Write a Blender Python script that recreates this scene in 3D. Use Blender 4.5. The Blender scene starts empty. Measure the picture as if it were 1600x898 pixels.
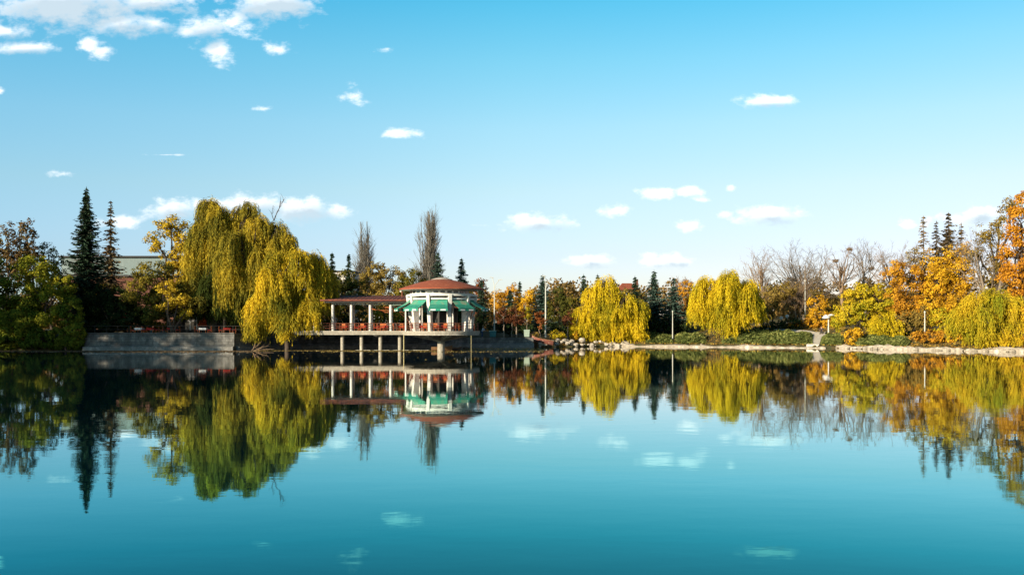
import bpy, math, random
import numpy as np
from mathutils import Vector
R = math.radians
SC = bpy.context.scene
COL = SC.collection

# ------------------------------------------------------------------ camera
F = 1500.0          # focal length in photograph pixels (1600 wide)
CH = 3.13           # camera height above the water
cam_d = bpy.data.cameras.new('camera'); cam = bpy.data.objects.new('camera', cam_d); COL.objects.link(cam)
cam.location = (0, 0, CH); cam.rotation_euler = (R(90), 0, 0)
cam_d.sensor_width = 36; cam_d.lens = 36 * F / 1600; cam_d.shift_y = 61 / 1600
cam_d.clip_start = 0.1; cam_d.clip_end = 9000
SC.camera = cam

# ------------------------------------------------------------------ light
SUN_EL = 15.0
SUN_AZ = 46.0       # degrees from straight behind the camera towards its left side
sun_dir = Vector((-math.sin(R(SUN_AZ)) * math.cos(R(SUN_EL)), -math.cos(R(SUN_AZ)) * math.cos(R(SUN_EL)), math.sin(R(SUN_EL))))
sd = bpy.data.lights.new('sun', 'SUN'); sd.energy = 5.0; sd.angle = R(0.53); sd.color = (1.0, 0.85, 0.64)
so = bpy.data.objects.new('sun', sd); COL.objects.link(so)
so.rotation_euler = sun_dir.to_track_quat('Z', 'Y').to_euler(); so.location = (-60, -40, 60)

SC.view_settings.view_transform = 'Standard'; SC.view_settings.look = 'None'
SC.view_settings.exposure = 0.70; SC.view_settings.gamma = 1
SC.view_settings.use_curve_mapping = False
SC.render.engine = 'CYCLES'
SC.cycles.max_bounces = 6; SC.cycles.diffuse_bounces = 2; SC.cycles.glossy_bounces = 3
SC.cycles.transmission_bounces = 3; SC.cycles.transparent_max_bounces = 4
SC.cycles.caustics_reflective = False; SC.cycles.caustics_refractive = False
SC.cycles.sample_clamp_indirect = 4

W = bpy.data.worlds.new('World'); SC.world = W; W.use_nodes = True
wt = W.node_tree; wn = wt.nodes; wl = wt.links
for n in list(wn): wn.remove(n)
W.cycles.sampling_method = 'MANUAL'; W.cycles.sample_map_resolution = 512

def wmath(op, a, b=None, c=None, clamp=False):
    n = wn.new('ShaderNodeMath'); n.operation = op; n.use_clamp = clamp
    for i, v in enumerate((a, b, c)):
        if v is None: continue
        if isinstance(v, (int, float)): n.inputs[i].default_value = v
        else: wl.new(v, n.inputs[i])
    return n.outputs[0]

sky = wn.new('ShaderNodeTexSky'); sky.sky_type = 'NISHITA'; sky.sun_disc = False
sky.sun_elevation = R(SUN_EL)
sky.sun_rotation = math.atan2(sun_dir.x, sun_dir.y)      # clockwise from +Y
sky.altitude = 100; sky.air_density = 1.0; sky.dust_density = 0.6; sky.ozone_density = 1.6
tc = wn.new('ShaderNodeTexCoord'); sep = wn.new('ShaderNodeSeparateXYZ'); wl.new(tc.outputs['Generated'], sep.inputs[0])
sx, sy, sz = sep.outputs
ay = wmath('MAXIMUM', wmath('ABSOLUTE', sy), 0.05)
u = wmath('DIVIDE', sx, ay); v = wmath('DIVIDE', sz, ay)
comb = wn.new('ShaderNodeCombineXYZ'); wl.new(u, comb.inputs[0]); wl.new(v, comb.inputs[1])
uv = comb.outputs[0]
# colour of the clear sky: the sky texture, darkened above the frame to cut fill light, its blue deepened with height as in the photograph's colour
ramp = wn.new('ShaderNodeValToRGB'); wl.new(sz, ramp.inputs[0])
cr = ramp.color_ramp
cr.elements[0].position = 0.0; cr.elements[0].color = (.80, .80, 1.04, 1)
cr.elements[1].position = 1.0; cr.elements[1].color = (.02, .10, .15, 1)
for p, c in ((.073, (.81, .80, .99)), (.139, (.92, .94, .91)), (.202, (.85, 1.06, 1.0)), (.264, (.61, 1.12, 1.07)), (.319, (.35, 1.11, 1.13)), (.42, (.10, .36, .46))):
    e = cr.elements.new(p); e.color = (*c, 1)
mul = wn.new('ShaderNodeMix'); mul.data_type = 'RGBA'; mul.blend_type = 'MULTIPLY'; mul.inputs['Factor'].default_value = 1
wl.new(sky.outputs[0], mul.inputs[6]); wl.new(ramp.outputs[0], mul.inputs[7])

CLOUDS = [  # u-px, v-px, half width, half height, strength
    (105, 10, 150, 46, 1.3), (188, 38, 78, 25, 1.05), (243, 38, 46, 20, .85), (14, 50, 44, 16, .85), (34, 74, 62, 13, .85), (235, 4, 90, 24, .95),
    (140, 68, 28, 22, .95), (155, 83, 22, 15, .85), (318, 46, 52, 25, .95), (345, 80, 28, 28, .8), (368, 36, 36, 34, .9), (425, 8, 88, 32, 1.15), (298, 50, 36, 14, .8),
    (437, 76, 26, 12, .95), (-2, 143, 14, 9, 1), (98, 272, 24, 8, .8), (268, 328, 48, 23, 1.1), (330, 322, 46, 18, .95), (395, 322, 66, 24, 1.15),
    (470, 327, 66, 25, 1.1), (525, 329, 30, 14, .95), (195, 348, 38, 15, .9), (626, 208, 32, 12, 1.05), (555, 152, 26, 16, .62), (1200, 158, 54, 12, 1.1),
    (843, 348, 58, 18, 1.15), (960, 328, 30, 12, 1.05), (1025, 303, 35, 12, 1.05), (1078, 299, 30, 10, .9), (1095, 312, 22, 7, .7),
    (1141, 294, 10, 7, .85), (1075, 352, 31, 10, 1), (1135, 334, 17, 7, .75), (1206, 337, 66, 19, 1.1), (925, 407, 46, 13, .95),
    (1043, 408, 54, 15, 1.05), (1420, 349, 20, 11, .9), (1445, 347, 17, 9, .85), (1535, 336, 46, 19, 1.1), (1490, 340, 24, 13, .95),
    (745, 352, 20, 5, .6), (604, 77, 14, 5, .55), (412, 170, 14, 4, .5), (260, 242, 34, 2.2, .75),
]
nz = wn.new('ShaderNodeTexNoise'); nz.inputs['Scale'].default_value = 40; nz.inputs['Detail'].default_value = 8; nz.inputs['Roughness'].default_value = 0.62
mapn = wn.new('ShaderNodeVectorMath'); mapn.operation = 'MULTIPLY'; mapn.inputs[1].default_value = (1, 1.7, 1); wl.new(uv, mapn.inputs[0]); wl.new(mapn.outputs[0], nz.inputs[0])
noise = nz.outputs[0]
def field(uvs, clouds):
    acc = None
    for (pu, pv, a, b, s) in clouds:
        d = wn.new('ShaderNodeVectorMath'); d.operation = 'MULTIPLY_ADD'
        ia, ib = F / a, F / b
        wl.new(uvs, d.inputs[0]); d.inputs[1].default_value = (ia, ib, 0)
        d.inputs[2].default_value = (-(pu - 800) / F * ia, -(510 - pv) / F * ib, 0)
        l = wn.new('ShaderNodeVectorMath'); l.operation = 'LENGTH'; wl.new(d.outputs[0], l.inputs[0])
        m = wmath('MULTIPLY_ADD', l.outputs['Value'], -s, s)
        acc = m if acc is None else wmath('MAXIMUM', acc, m)
    return acc
den = wmath('ADD', field(uv, CLOUDS), wmath('MULTIPLY_ADD', noise, 2.7, -1.33))
mr = wn.new('ShaderNodeMapRange'); mr.interpolation_type = 'SMOOTHSTEP'; wl.new(den, mr.inputs[0]); mr.inputs[1].default_value = 0.0; mr.inputs[2].default_value = 1.05
off = wn.new('ShaderNodeVectorMath'); off.operation = 'ADD'; wl.new(uv, off.inputs[0]); off.inputs[1].default_value = (-0.006, 0.0075, 0)
big = [c for c in CLOUDS if c[2] > 40]
sh = wmath('ADD', field(off.outputs[0], big), wmath('MULTIPLY_ADD', noise, 1.6, -0.80))
ms = wn.new('ShaderNodeMapRange'); ms.interpolation_type = 'SMOOTHSTEP'; wl.new(sh, ms.inputs[0]); ms.inputs[1].default_value = 0.02; ms.inputs[2].default_value = 0.8
cc = wn.new('ShaderNodeMix'); cc.data_type = 'RGBA'; wl.new(ms.outputs[0], cc.inputs['Factor'])
cc.inputs[6].default_value = (7.2, 7.1, 7.0, 1); cc.inputs[7].default_value = (3.3, 4.0, 4.5, 1)
cm = wn.new('ShaderNodeMix'); cm.data_type = 'RGBA'; wl.new(wmath('MULTIPLY', mr.outputs[0], 0.96), cm.inputs['Factor'])
hue = wn.new('ShaderNodeCombineXYZ')
wl.new(wmath('MULTIPLY_ADD', wmath('MINIMUM', sx, 0.0), .42, 1.0), hue.inputs[0]); wl.new(wmath('MULTIPLY_ADD', wmath('MAXIMUM', sx, 0.0), -.25, .99), hue.inputs[1]); wl.new(wmath('MULTIPLY_ADD', sx, -.24, .985), hue.inputs[2])
mul2 = wn.new('ShaderNodeMix'); mul2.data_type = 'RGBA'; mul2.blend_type = 'MULTIPLY'; mul2.inputs['Factor'].default_value = 1
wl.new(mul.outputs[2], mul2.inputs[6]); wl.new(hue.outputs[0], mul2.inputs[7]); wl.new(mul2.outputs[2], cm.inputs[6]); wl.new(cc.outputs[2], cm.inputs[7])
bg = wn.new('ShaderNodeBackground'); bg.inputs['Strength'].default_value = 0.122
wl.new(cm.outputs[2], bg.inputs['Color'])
wo = wn.new('ShaderNodeOutputWorld'); wl.new(bg.outputs[0], wo.inputs[0])

# ------------------------------------------------------------------ helpers
def P(px, py, Y): return np.array(((px - 800) / F * Y, Y, CH + (510 - py) / F * Y))
def X(px, Y): return (px - 800) / F * Y
ORG = {}
def setp(o, label=None, cat=None, group=None, kind=None):
    if label: o['label'] = label
    if cat: o['category'] = cat
    if group: o['group'] = group
    if kind: o['kind'] = kind
    return o
def thing(name, label, cat, loc, group=None):
    o = bpy.data.objects.new(name, None); o.empty_display_size = .3; COL.objects.link(o)
    o.location = tuple(float(c) for c in loc); ORG[o.name] = np.array(loc, float)
    return setp(o, label, cat, group)
def mesh(name, V, faces, mats, parent=None, smooth=False, rnd=None, midx=None):
    V = np.asarray(V, np.float64).reshape(-1, 3)
    org = ORG[parent.name] if parent is not None else np.zeros(3)
    me = bpy.data.meshes.new(name)
    if isinstance(faces, np.ndarray):
        m, k = faces.shape
        me.vertices.add(len(V)); me.vertices.foreach_set('co', (V - org).astype(np.float32).ravel())
        me.loops.add(m * k); me.loops.foreach_set('vertex_index', faces.astype(np.int32).ravel())
        me.polygons.add(m); me.polygons.foreach_set('loop_start', np.arange(0, m * k, k, dtype=np.int32))
    else:
        me.from_pydata([tuple(p) for p in (V - org)], [], faces)
    if rnd is not None:
        a = me.attributes.new('rnd', 'FLOAT', 'FACE'); a.data.foreach_set('value', np.asarray(rnd, np.float32))
    if smooth: me.polygons.foreach_set('use_smooth', np.ones(len(me.polygons), bool))
    mats = mats if isinstance(mats, (list, tuple)) else [mats]
    for m_ in mats: me.materials.append(m_)
    if midx is not None: me.polygons.foreach_set('material_index', np.asarray(midx, np.int32))
    me.update(calc_edges=True); me.validate()
    o = bpy.data.objects.new(name, me); COL.objects.link(o)
    if parent is not None: o.parent = parent
    ORG[o.name] = org
    return o
class MB:
    def __init__(s): s.V = []; s.F = []
    def add(s, V, Fs):
        b = len(s.V); s.V += [tuple(map(float, p)) for p in V]; s.F += [tuple(i + b for i in f) for f in Fs]; return s
    def box(s, c, d, rz=0.0, taper=1.0):
        x, y, z = (q / 2 for q in d); co, si = math.cos(rz), math.sin(rz); V = []
        for k, (i, j) in ((0, (-1, -1)), (0, (1, -1)), (0, (1, 1)), (0, (-1, 1)), (1, (-1, -1)), (1, (1, -1)), (1, (1, 1)), (1, (-1, 1))):
            t = taper if k else 1.0; a, b_ = i * x * t, j * y * t
            V.append((c[0] + a * co - b_ * si, c[1] + a * si + b_ * co, c[2] + (z if k else -z)))
        return s.add(V, [(0, 3, 2, 1), (4, 5, 6, 7), (0, 1, 5, 4), (1, 2, 6, 5), (2, 3, 7, 6), (3, 0, 4, 7)])
    def rod(s, p0, p1, r0, r1=None, n=8):
        r1 = r0 if r1 is None else r1
        p0, p1 = Vector(p0), Vector(p1); q = (p1 - p0).to_track_quat('Z', 'Y'); V = []
        for p, r in ((p0, r0), (p1, r1)):
            for k in range(n):
                a = 2 * math.pi * k / n; V.append(p + q @ Vector((r * math.cos(a), r * math.sin(a), 0)))
        Fs = [(k, (k + 1) % n, n + (k + 1) % n, n + k) for k in range(n)] + [tuple(range(n))[::-1], tuple(range(n, 2 * n))]
        return s.add(V, Fs)
    def tube(s, pts, rad, n=7):
        pts = [Vector(p) for p in pts]; m = len(pts); V = []; Fs = []
        rad = rad if hasattr(rad, '__len__') else [rad] * m
        for i, p in enumerate(pts):
            t = pts[min(i + 1, m - 1)] - pts[max(i - 1, 0)]; q = t.to_track_quat('Z', 'Y')
            for k in range(n):
                a = 2 * math.pi * k / n; V.append(p + q @ Vector((rad[i] * math.cos(a), rad[i] * math.sin(a), 0)))
        for i in range(m - 1):
            Fs += [(i * n + k, i * n + (k + 1) % n, (i + 1) * n + (k + 1) % n, (i + 1) * n + k) for k in range(n)]
        Fs += [tuple(range(n))[::-1], tuple(range((m - 1) * n, m * n))]
        return s.add(V, Fs)
    def prism(s, poly, z0, z1):
        n = len(poly); V = [(x, y, z0) for x, y in poly] + [(x, y, z1) for x, y in poly]
        return s.add(V, [tuple(range(n))[::-1], tuple(range(n, 2 * n))] + [(k, (k + 1) % n, n + (k + 1) % n, n + k) for k in range(n)])
    def lathe(s, c, prof, n=32, a0=0.0, a1=2 * math.pi):
        full = abs(a1 - a0 - 2 * math.pi) < 1e-6; m = n if full else n + 1; V = []; Fs = []
        for r, z in prof:
            for k in range(m):
                a = a0 + (a1 - a0) * k / n; V.append((c[0] + r * math.cos(a), c[1] + r * math.sin(a), c[2] + z))
        for i in range(len(prof) - 1):
            for k in range(n):
                k2 = (k + 1) % m; Fs.append((i * m + k, i * m + k2, (i + 1) * m + k2, (i + 1) * m + k))
        return s.add(V, Fs)
    def build(s, name, mat, parent=None, smooth=False):
        o = mesh(name, s.V, s.F, mat, parent)
        if smooth:
            o.data.polygons.foreach_set('use_smooth', np.ones(len(o.data.polygons), bool))
            o.data.set_sharp_from_angle(angle=R(35))
        return o
def copy_thing(root, loc, label, group=None, rz=0.0, s=1.0):
    c = root.copy(); COL.objects.link(c); c.location = tuple(map(float, loc)); c.rotation_euler = (0, 0, rz); c.scale = (s, s, s)
    c['label'] = label
    if group: c['group'] = group
    for ch in list(root.children):
        d = ch.copy(); COL.objects.link(d); d.parent = c
        for g in list(ch.children):
            e = g.copy(); COL.objects.link(e); e.parent = d
    return c

# ------------------------------------------------------------------ materials
def mat(name, base, var=None, scale=1.2, rough=.8, metal=0.0, bump=0.0, bscale=None, spec=.3, detail=6, stretch=(1, 1, 1), contrast=(.3, .7)):
    m = bpy.data.materials.new(name); m.use_nodes = True; t = m.node_tree; b = t.nodes['Principled BSDF']
    b.inputs['Roughness'].default_value = rough; b.inputs['Metallic'].default_value = metal; b.inputs['Specular IOR Level'].default_value = spec
    b.inputs['Base Color'].default_value = (*base, 1)
    c = t.nodes.new('ShaderNodeTexCoord'); mp = t.nodes.new('ShaderNodeMapping'); mp.inputs['Scale'].default_value = stretch
    t.links.new(c.outputs['Object'], mp.inputs[0])
    if var is not None:
        n = t.nodes.new('ShaderNodeTexNoise'); n.inputs['Scale'].default_value = scale; n.inputs['Detail'].default_value = detail; n.inputs['Roughness'].default_value = .65
        t.links.new(mp.outputs[0], n.inputs[0])
        r = t.nodes.new('ShaderNodeValToRGB'); r.color_ramp.elements[0].position = contrast[0]; r.color_ramp.elements[1].position = contrast[1]
        cols = [base] + (list(var) if isinstance(var[0], (tuple, list)) else [var])
        r.color_ramp.elements[0].color = (*cols[0], 1); r.color_ramp.elements[1].color = (*cols[-1], 1)
        for i, cc_ in enumerate(cols[1:-1]):
            e = r.color_ramp.elements.new(contrast[0] + (contrast[1] - contrast[0]) * (i + 1) / (len(cols) - 1)); e.color = (*cc_, 1)
        t.links.new(n.outputs[0], r.inputs[0]); t.links.new(r.outputs[0], b.inputs['Base Color'])
    if bump:
        n2 = t.nodes.new('ShaderNodeTexNoise'); n2.inputs['Scale'].default_value = bscale or scale * 4; n2.inputs['Detail'].default_value = 5
        t.links.new(mp.outputs[0], n2.inputs[0])
        bp = t.nodes.new('ShaderNodeBump'); bp.inputs['Strength'].default_value = bump; bp.inputs['Distance'].default_value = .1
        t.links.new(n2.outputs[0], bp.inputs['Height']); t.links.new(bp.outputs[0], b.inputs['Normal'])
    return m
def leaf_mat(name, cols, scale=.28, trans=.24, mixn=.5):
    m = bpy.data.materials.new(name); m.use_nodes = True; t = m.node_tree
    for n in list(t.nodes): t.nodes.remove(n)
    at = t.nodes.new('ShaderNodeAttribute'); at.attribute_name = 'rnd'; at.attribute_type = 'GEOMETRY'
    g = t.nodes.new('ShaderNodeTexCoord'); nz_ = t.nodes.new('ShaderNodeTexNoise'); nz_.inputs['Scale'].default_value = scale; nz_.inputs['Detail'].default_value = 3
    t.links.new(g.outputs['Object'], nz_.inputs[0])
    sp = t.nodes.new('ShaderNodeMapRange'); t.links.new(nz_.outputs[0], sp.inputs[0]); sp.inputs[1].default_value = .3; sp.inputs[2].default_value = .7
    mx = t.nodes.new('ShaderNodeMix'); mx.data_type = 'FLOAT'; mx.inputs[0].default_value = mixn
    t.links.new(at.outputs['Fac'], mx.inputs[2]); t.links.new(sp.outputs[0], mx.inputs[3])
    r = t.nodes.new('ShaderNodeValToRGB'); cr_ = r.color_ramp
    cr_.elements[0].position = .1; cr_.elements[0].color = (*cols[0], 1); cr_.elements[1].position = .9; cr_.elements[1].color = (*cols[-1], 1)
    for i, c in enumerate(cols[1:-1]):
        e = cr_.elements.new(.1 + .8 * (i + 1) / (len(cols) - 1)); e.color = (*c, 1)
    t.links.new(mx.outputs[0], r.inputs[0])
    d = t.nodes.new('ShaderNodeBsdfDiffuse'); tr = t.nodes.new('ShaderNodeBsdfTranslucent'); ms_ = t.nodes.new('ShaderNodeMixShader'); ms_.inputs[0].default_value = trans
    t.links.new(r.outputs[0], d.inputs[0]); t.links.new(r.outputs[0], tr.inputs[0])
    t.links.new(d.outputs[0], ms_.inputs[1]); t.links.new(tr.outputs[0], ms_.inputs[2])
    o = t.nodes.new('ShaderNodeOutputMaterial'); t.links.new(ms_.outputs[0], o.inputs[0])
    return m
M = dict(
    bark=mat('bark', (.10, .075, .055), (.05, .038, .03), 3, .95),
    bark_pale=mat('bark_pale', (.30, .24, .18), (.15, .115, .085), 3, .95),
    bark_grey=mat('bark_grey', (.21, .185, .15), (.13, .115, .09), 3, .95),
    bark_tan=mat('bark_tan', (.36, .25, .16), (.20, .13, .08), 3, .95),
    concrete=mat('concrete', (.46, .42, .34), [(.32, .29, .235), (.56, .51, .42)], 1.6, .9, bump=.3),
    ledge=mat('ledge', (.28, .28, .26), [(.17, .165, .15), (.38, .37, .34)], 1.3, .9, bump=.3),
    render_white=mat('render_white', (.78, .76, .71), [(.66, .63, .57), (.80, .78, .74)], 1.5, .75, bump=.1),
    brick_pale=mat('brick_pale', (.62, .56, .49), [(.40, .30, .23), (.72, .69, .64)], 5, .85, bump=.2),
    roof_red=mat('roof_red', (.40, .11, .05), [(.28, .07, .036), (.48, .16, .08)], 2.6, .9, bump=.2, bscale=14),
    roof_dark=mat('roof_dark', (.26, .075, .04), [(.16, .055, .045), (.34, .105, .05)], 1.0, .85, bump=.2, bscale=12),
    rust=mat('rust', (.22, .07, .035), (.10, .04, .028), 5, .75),
    awning=mat('awning', (.03, .30, .20), [(.02, .20, .14), (.07, .38, .27)], 1.2, .8),
    awning_top=mat('awning_top', (.22, .29, .19), [(.03, .33, .22), (.30, .31, .20)], .7, .85),
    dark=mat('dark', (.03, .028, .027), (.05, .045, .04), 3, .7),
    glass=mat('glass', (.03, .045, .05), None, rough=.08, spec=.6),
    red_cloth=mat('red_cloth', (.52, .028, .012), [(.36, .014, .01), (.62, .07, .02)], 2, .8),
    orange_wood=mat('orange_wood', (.55, .17, .045), [(.42, .11, .03), (.62, .23, .08)], 3, .6),
    orange_panel=mat('orange_panel', (.62, .10, .02), [(.55, .075, .015), (.66, .14, .03)], 1.5, .7),
    white_paint=mat('white_paint', (.8, .8, .78), (.7, .7, .68), 3, .5),
    metal_grey=mat('metal_grey', (.55, .56, .54), (.42, .43, .41), 4, .5, metal=.2),
    pole_pale=mat('pole_pale', (.62, .62, .55), (.50, .50, .42), 4, .6),
    pole_yellow=mat('pole_yellow', (.55, .48, .24), (.42, .36, .18), 4, .6),
    wood_old=mat('wood_old', (.34, .18, .075), [(.16, .085, .04), (.46, .27, .12)], 3, .8, stretch=(1, 1, 4)),
    boat_dark=mat('boat_dark', (.06, .05, .045), (.12, .09, .07), 3, .7),
    boat_red=mat('boat_red', (.30, .085, .06), [(.16, .06, .045), (.44, .22, .17)], 3, .7),
    stone=mat('stone', (.58, .52, .42), [(.36, .31, .25), (.74, .68, .57)], 1.8, .9, bump=.5, bscale=6),
    stone_edge=mat('stone_edge', (.62, .54, .42), [(.30, .25, .19), (.74, .66, .53)], .9, .9, bump=.5, bscale=5),
    path=mat('path', (.68, .61, .50), [(.58, .52, .42), (.74, .68, .58)], 1.5, .95),
    skin=mat('skin', (.42, .24, .17), None, rough=.6), hair=mat('hair', (.02, .016, .013), None),
    shirt_white=mat('shirt_white', (.75, .76, .80), (.65, .67, .72), 4, .9), jeans=mat('jeans', (.035, .06, .12), (.05, .08, .15), 6, .9),
    jacket=mat('jacket', (.02, .02, .025), (.035, .033, .038), 4, .85), trousers=mat('trousers', (.06, .055, .05), (.09, .08, .075), 5, .9),
    bin_teal=mat('bin_teal', (.03, .13, .14), (.05, .18, .18), 3, .6), sage=mat('sage', (.26, .34, .27), (.34, .42, .34), 3, .7),
    hall_metal=mat('hall_metal', (.20, .26, .26), [(.15, .20, .20), (.26, .31, .30)], .5, .6, stretch=(6, 6, .3)),
    hall_brick=mat('hall_brick', (.15, .06, .04), [(.11, .045, .03), (.19, .08, .055)], 1.2, .9, bump=.2),
    house_wall=mat('house_wall', (.62, .58, .52), (.50, .46, .41), 1, .9),
)
# embankment stone: courses of irregular blocks with damp streaks
def wall_mat(name, a, b, c):
    m = mat(name, a, [b, c], .9, .92, contrast=(.25, .75)); t = m.node_tree; bs = t.nodes['Principled BSDF']
    tcn = t.nodes.new('ShaderNodeTexCoord'); mp = t.nodes.new('ShaderNodeMapping'); mp.inputs['Rotation'].default_value = (R(90), 0, 0)
    t.links.new(tcn.outputs['Object'], mp.inputs[0])
    br = t.nodes.new('ShaderNodeTexBrick'); br.inputs['Scale'].default_value = 1.0; br.inputs['Brick Width'].default_value = .9; br.inputs['Row Height'].default_value = .34
    br.inputs['Mortar Size'].default_value = .022; br.inputs['Color1'].default_value = (.75, .75, .75, 1); br.inputs['Color2'].default_value = (1.1, 1.08, 1.02, 1); br.inputs['Mortar'].default_value = (.5, .48, .44, 1)
    nz_ = t.nodes.new('ShaderNodeTexNoise'); nz_.inputs['Scale'].default_value = 1.2
    t.links.new(tcn.outputs['Object'], nz_.inputs[0])
    vm = t.nodes.new('ShaderNodeVectorMath'); vm.operation = 'MULTIPLY_ADD'; t.links.new(nz_.outputs['Color'], vm.inputs[0]); vm.inputs[1].default_value = (.35, .25, .2); t.links.new(mp.outputs[0], vm.inputs[2])
    t.links.new(vm.outputs[0], br.inputs[0])
    mx = t.nodes.new('ShaderNodeMix'); mx.data_type = 'RGBA'; mx.blend_type = 'MULTIPLY'; mx.inputs[0].default_value = 1
    src = bs.inputs['Base Color'].links[0].from_socket
    t.links.new(src, mx.inputs[6]); t.links.new(br.outputs[0], mx.inputs[7])
    st_ = t.nodes.new('ShaderNodeMapping'); st_.inputs['Scale'].default_value = (1.2, 1.2, .5); t.links.new(tcn.outputs['Object'], st_.inputs[0])
    sn = t.nodes.new('ShaderNodeTexNoise'); sn.inputs['Scale'].default_value = 1.1; sn.inputs['Detail'].default_value = 6; t.links.new(st_.outputs[0], sn.inputs[0])
    sr = t.nodes.new('ShaderNodeMapRange'); sr.inputs[1].default_value = .42; sr.inputs[2].default_value = .62; sr.inputs[3].default_value = .72; sr.inputs[4].default_value = 1.15; t.links.new(sn.outputs[0], sr.inputs[0])
    m2 = t.nodes.new('ShaderNodeMix'); m2.data_type = 'RGBA'; m2.blend_type = 'MULTIPLY'; m2.inputs[0].default_value = 1; t.links.new(mx.outputs[2], m2.inputs[6]); t.links.new(sr.outputs[0], m2.inputs[7])
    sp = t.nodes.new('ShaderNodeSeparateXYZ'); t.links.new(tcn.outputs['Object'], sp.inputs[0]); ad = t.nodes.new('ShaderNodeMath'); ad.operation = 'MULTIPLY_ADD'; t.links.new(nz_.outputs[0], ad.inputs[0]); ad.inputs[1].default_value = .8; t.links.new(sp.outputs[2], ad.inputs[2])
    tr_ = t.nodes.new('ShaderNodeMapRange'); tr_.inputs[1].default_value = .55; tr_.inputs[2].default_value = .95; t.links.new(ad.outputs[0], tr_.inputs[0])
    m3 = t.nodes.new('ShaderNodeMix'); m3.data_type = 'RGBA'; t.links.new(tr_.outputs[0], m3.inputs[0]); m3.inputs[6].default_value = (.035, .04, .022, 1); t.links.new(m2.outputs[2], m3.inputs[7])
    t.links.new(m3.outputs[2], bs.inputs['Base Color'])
    return m
M['embank'] = wall_mat('embank', (.23, .23, .225), (.15, .148, .14), (.33, .33, .32))

# ------------------------------------------------------------------ shoreline and ground
SHORE = [(-110, -40), (-100, 0), (-92, 60), (-84, 100), (-78, 116), (-66, 123.5), (-55.4, 124), (-35.5, 124), (-33, 126), (-28, 137), (-9, 141.5), (2.9, 143),
         (9.9, 149), (16, 151), (20, 149.5), (33.7, 144.5), (46, 138), (53, 128.6), (62.4, 117), (71, 104), (95, 60), (112, 0), (115, -40), (60, 2), (20, 6), (-20, 6), (-60, 2)]
SH = np.array(SHORE, float)
far = SH[4:21]
def shore_y(x): return np.interp(x, far[:, 0], far[:, 1])
def sdist(x, y):
    x = np.asarray(x, float); y = np.asarray(y, float); best = np.full(x.shape, 1e9); ins = np.zeros(x.shape, bool)
    for a, b in zip(SH, np.roll(SH, -1, 0)):
        d = b - a; t = np.clip(((x - a[0]) * d[0] + (y - a[1]) * d[1]) / (d @ d), 0, 1)
        best = np.minimum(best, np.hypot(x - a[0] - t * d[0], y - a[1] - t * d[1]))
        c = ((a[1] > y) != (b[1] > y)) & (x < (b[0] - a[0]) * (y - a[1]) / (b[1] - a[1] + 1e-12) + a[0]); ins ^= c
    return np.where(ins, -best, best)
def sstep(a, b, x): t = np.clip((x - a) / (b - a), 0, 1); return t * t * (3 - 2 * t)
def ground_z(x, y):
    x = np.asarray(x, float); y = np.asarray(y, float); d = sdist(x, y)
    wl_ = 1 - sstep(2, 10, x)                      # walled banks: terrace behind a retaining wall
    left = np.where(d > 3.2, 2.2 - .75 * sstep(-12, -4, x) + np.clip(d - 8, 0, 60) * .02, -1.6)
    left = np.where(x < -56, np.clip(-.2 + d * .55, -1.6, 2.2), left)
    rise = .35 + .15 * np.clip(d, 0, 14) + .07 * np.clip(d - 14, 0, 40)
    right = np.where(d > .3, rise, np.clip(d * .6 - .3, -1.6, .3))
    z = wl_ * left + (1 - wl_) * right
    near = y < 30
    z = np.where(near, np.clip(d * .25 - .1, -1.6, 1.5), z)
    return z + np.where(d > 3.5, .12 * np.sin(x * .31 + y * .17) * np.sin(y * .23 - x * .11), 0)
def gz(x, y): return float(ground_z(np.array([x]), np.array([y]))[0])
ax = np.unique(np.concatenate([-np.geomspace(130, 4000, 22), np.arange(-130, 131, 2.0), np.geomspace(130, 4000, 22)]))
ayv = np.unique(np.concatenate([-np.geomspace(44, 1500, 12), np.arange(-44, 96, 6.0), np.arange(96, 200, 1.5), np.arange(200, 300, 6), np.geomspace(300, 5000, 22)]))
gx, gy = np.meshgrid(ax, ayv); nx, ny = len(ax), len(ayv)
zz = ground_z(gx.ravel(), gy.ravel())
idx = np.arange(nx * ny).reshape(ny, nx)
gf = np.stack([idx[:-1, :-1], idx[:-1, 1:], idx[1:, 1:], idx[1:, :-1]], -1).reshape(-1, 4)
m_ground = mat('ground', (.055, .060, .025), [(.12, .085, .035), (.06, .07, .026), (.20, .13, .045)], .8, .95, bump=.4, bscale=5)
setp(mesh('ground', np.stack([gx.ravel(), gy.ravel(), zz], 1), gf, m_ground, smooth=True), kind='structure', label='leaf strewn park ground around the lake')

# water
m_water = bpy.data.materials.new('water'); m_water.use_nodes = True
t = m_water.node_tree
for n in list(t.nodes): t.nodes.remove(n)
fr_ = t.nodes.new('ShaderNodeFresnel'); fr_.inputs['IOR'].default_value = 1.5
gl = t.nodes.new('ShaderNodeBsdfGlossy'); gl.inputs['Color'].default_value = (.74, .97, 1, 1); gl.inputs['Roughness'].default_value = .02
df = t.nodes.new('ShaderNodeBsdfDiffuse'); df.inputs['Color'].default_value = (.0, .014, .022, 1)
wm = t.nodes.new('ShaderNodeMixShader'); wout = t.nodes.new('ShaderNodeOutputMaterial')
def framp(stops):
    r = t.nodes.new('ShaderNodeValToRGB'); e = r.color_ramp.elements
    e[0].position, e[0].color = stops[0][0], (*stops[0][1], 1); e[1].position, e[1].color = stops[-1][0], (*stops[-1][1], 1)
    for p_, c_ in stops[1:-1]: q_ = e.new(p_); q_.color = (*c_, 1)
    t.links.new(fr_.outputs[0], r.inputs[0]); return r.outputs[0]
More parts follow.
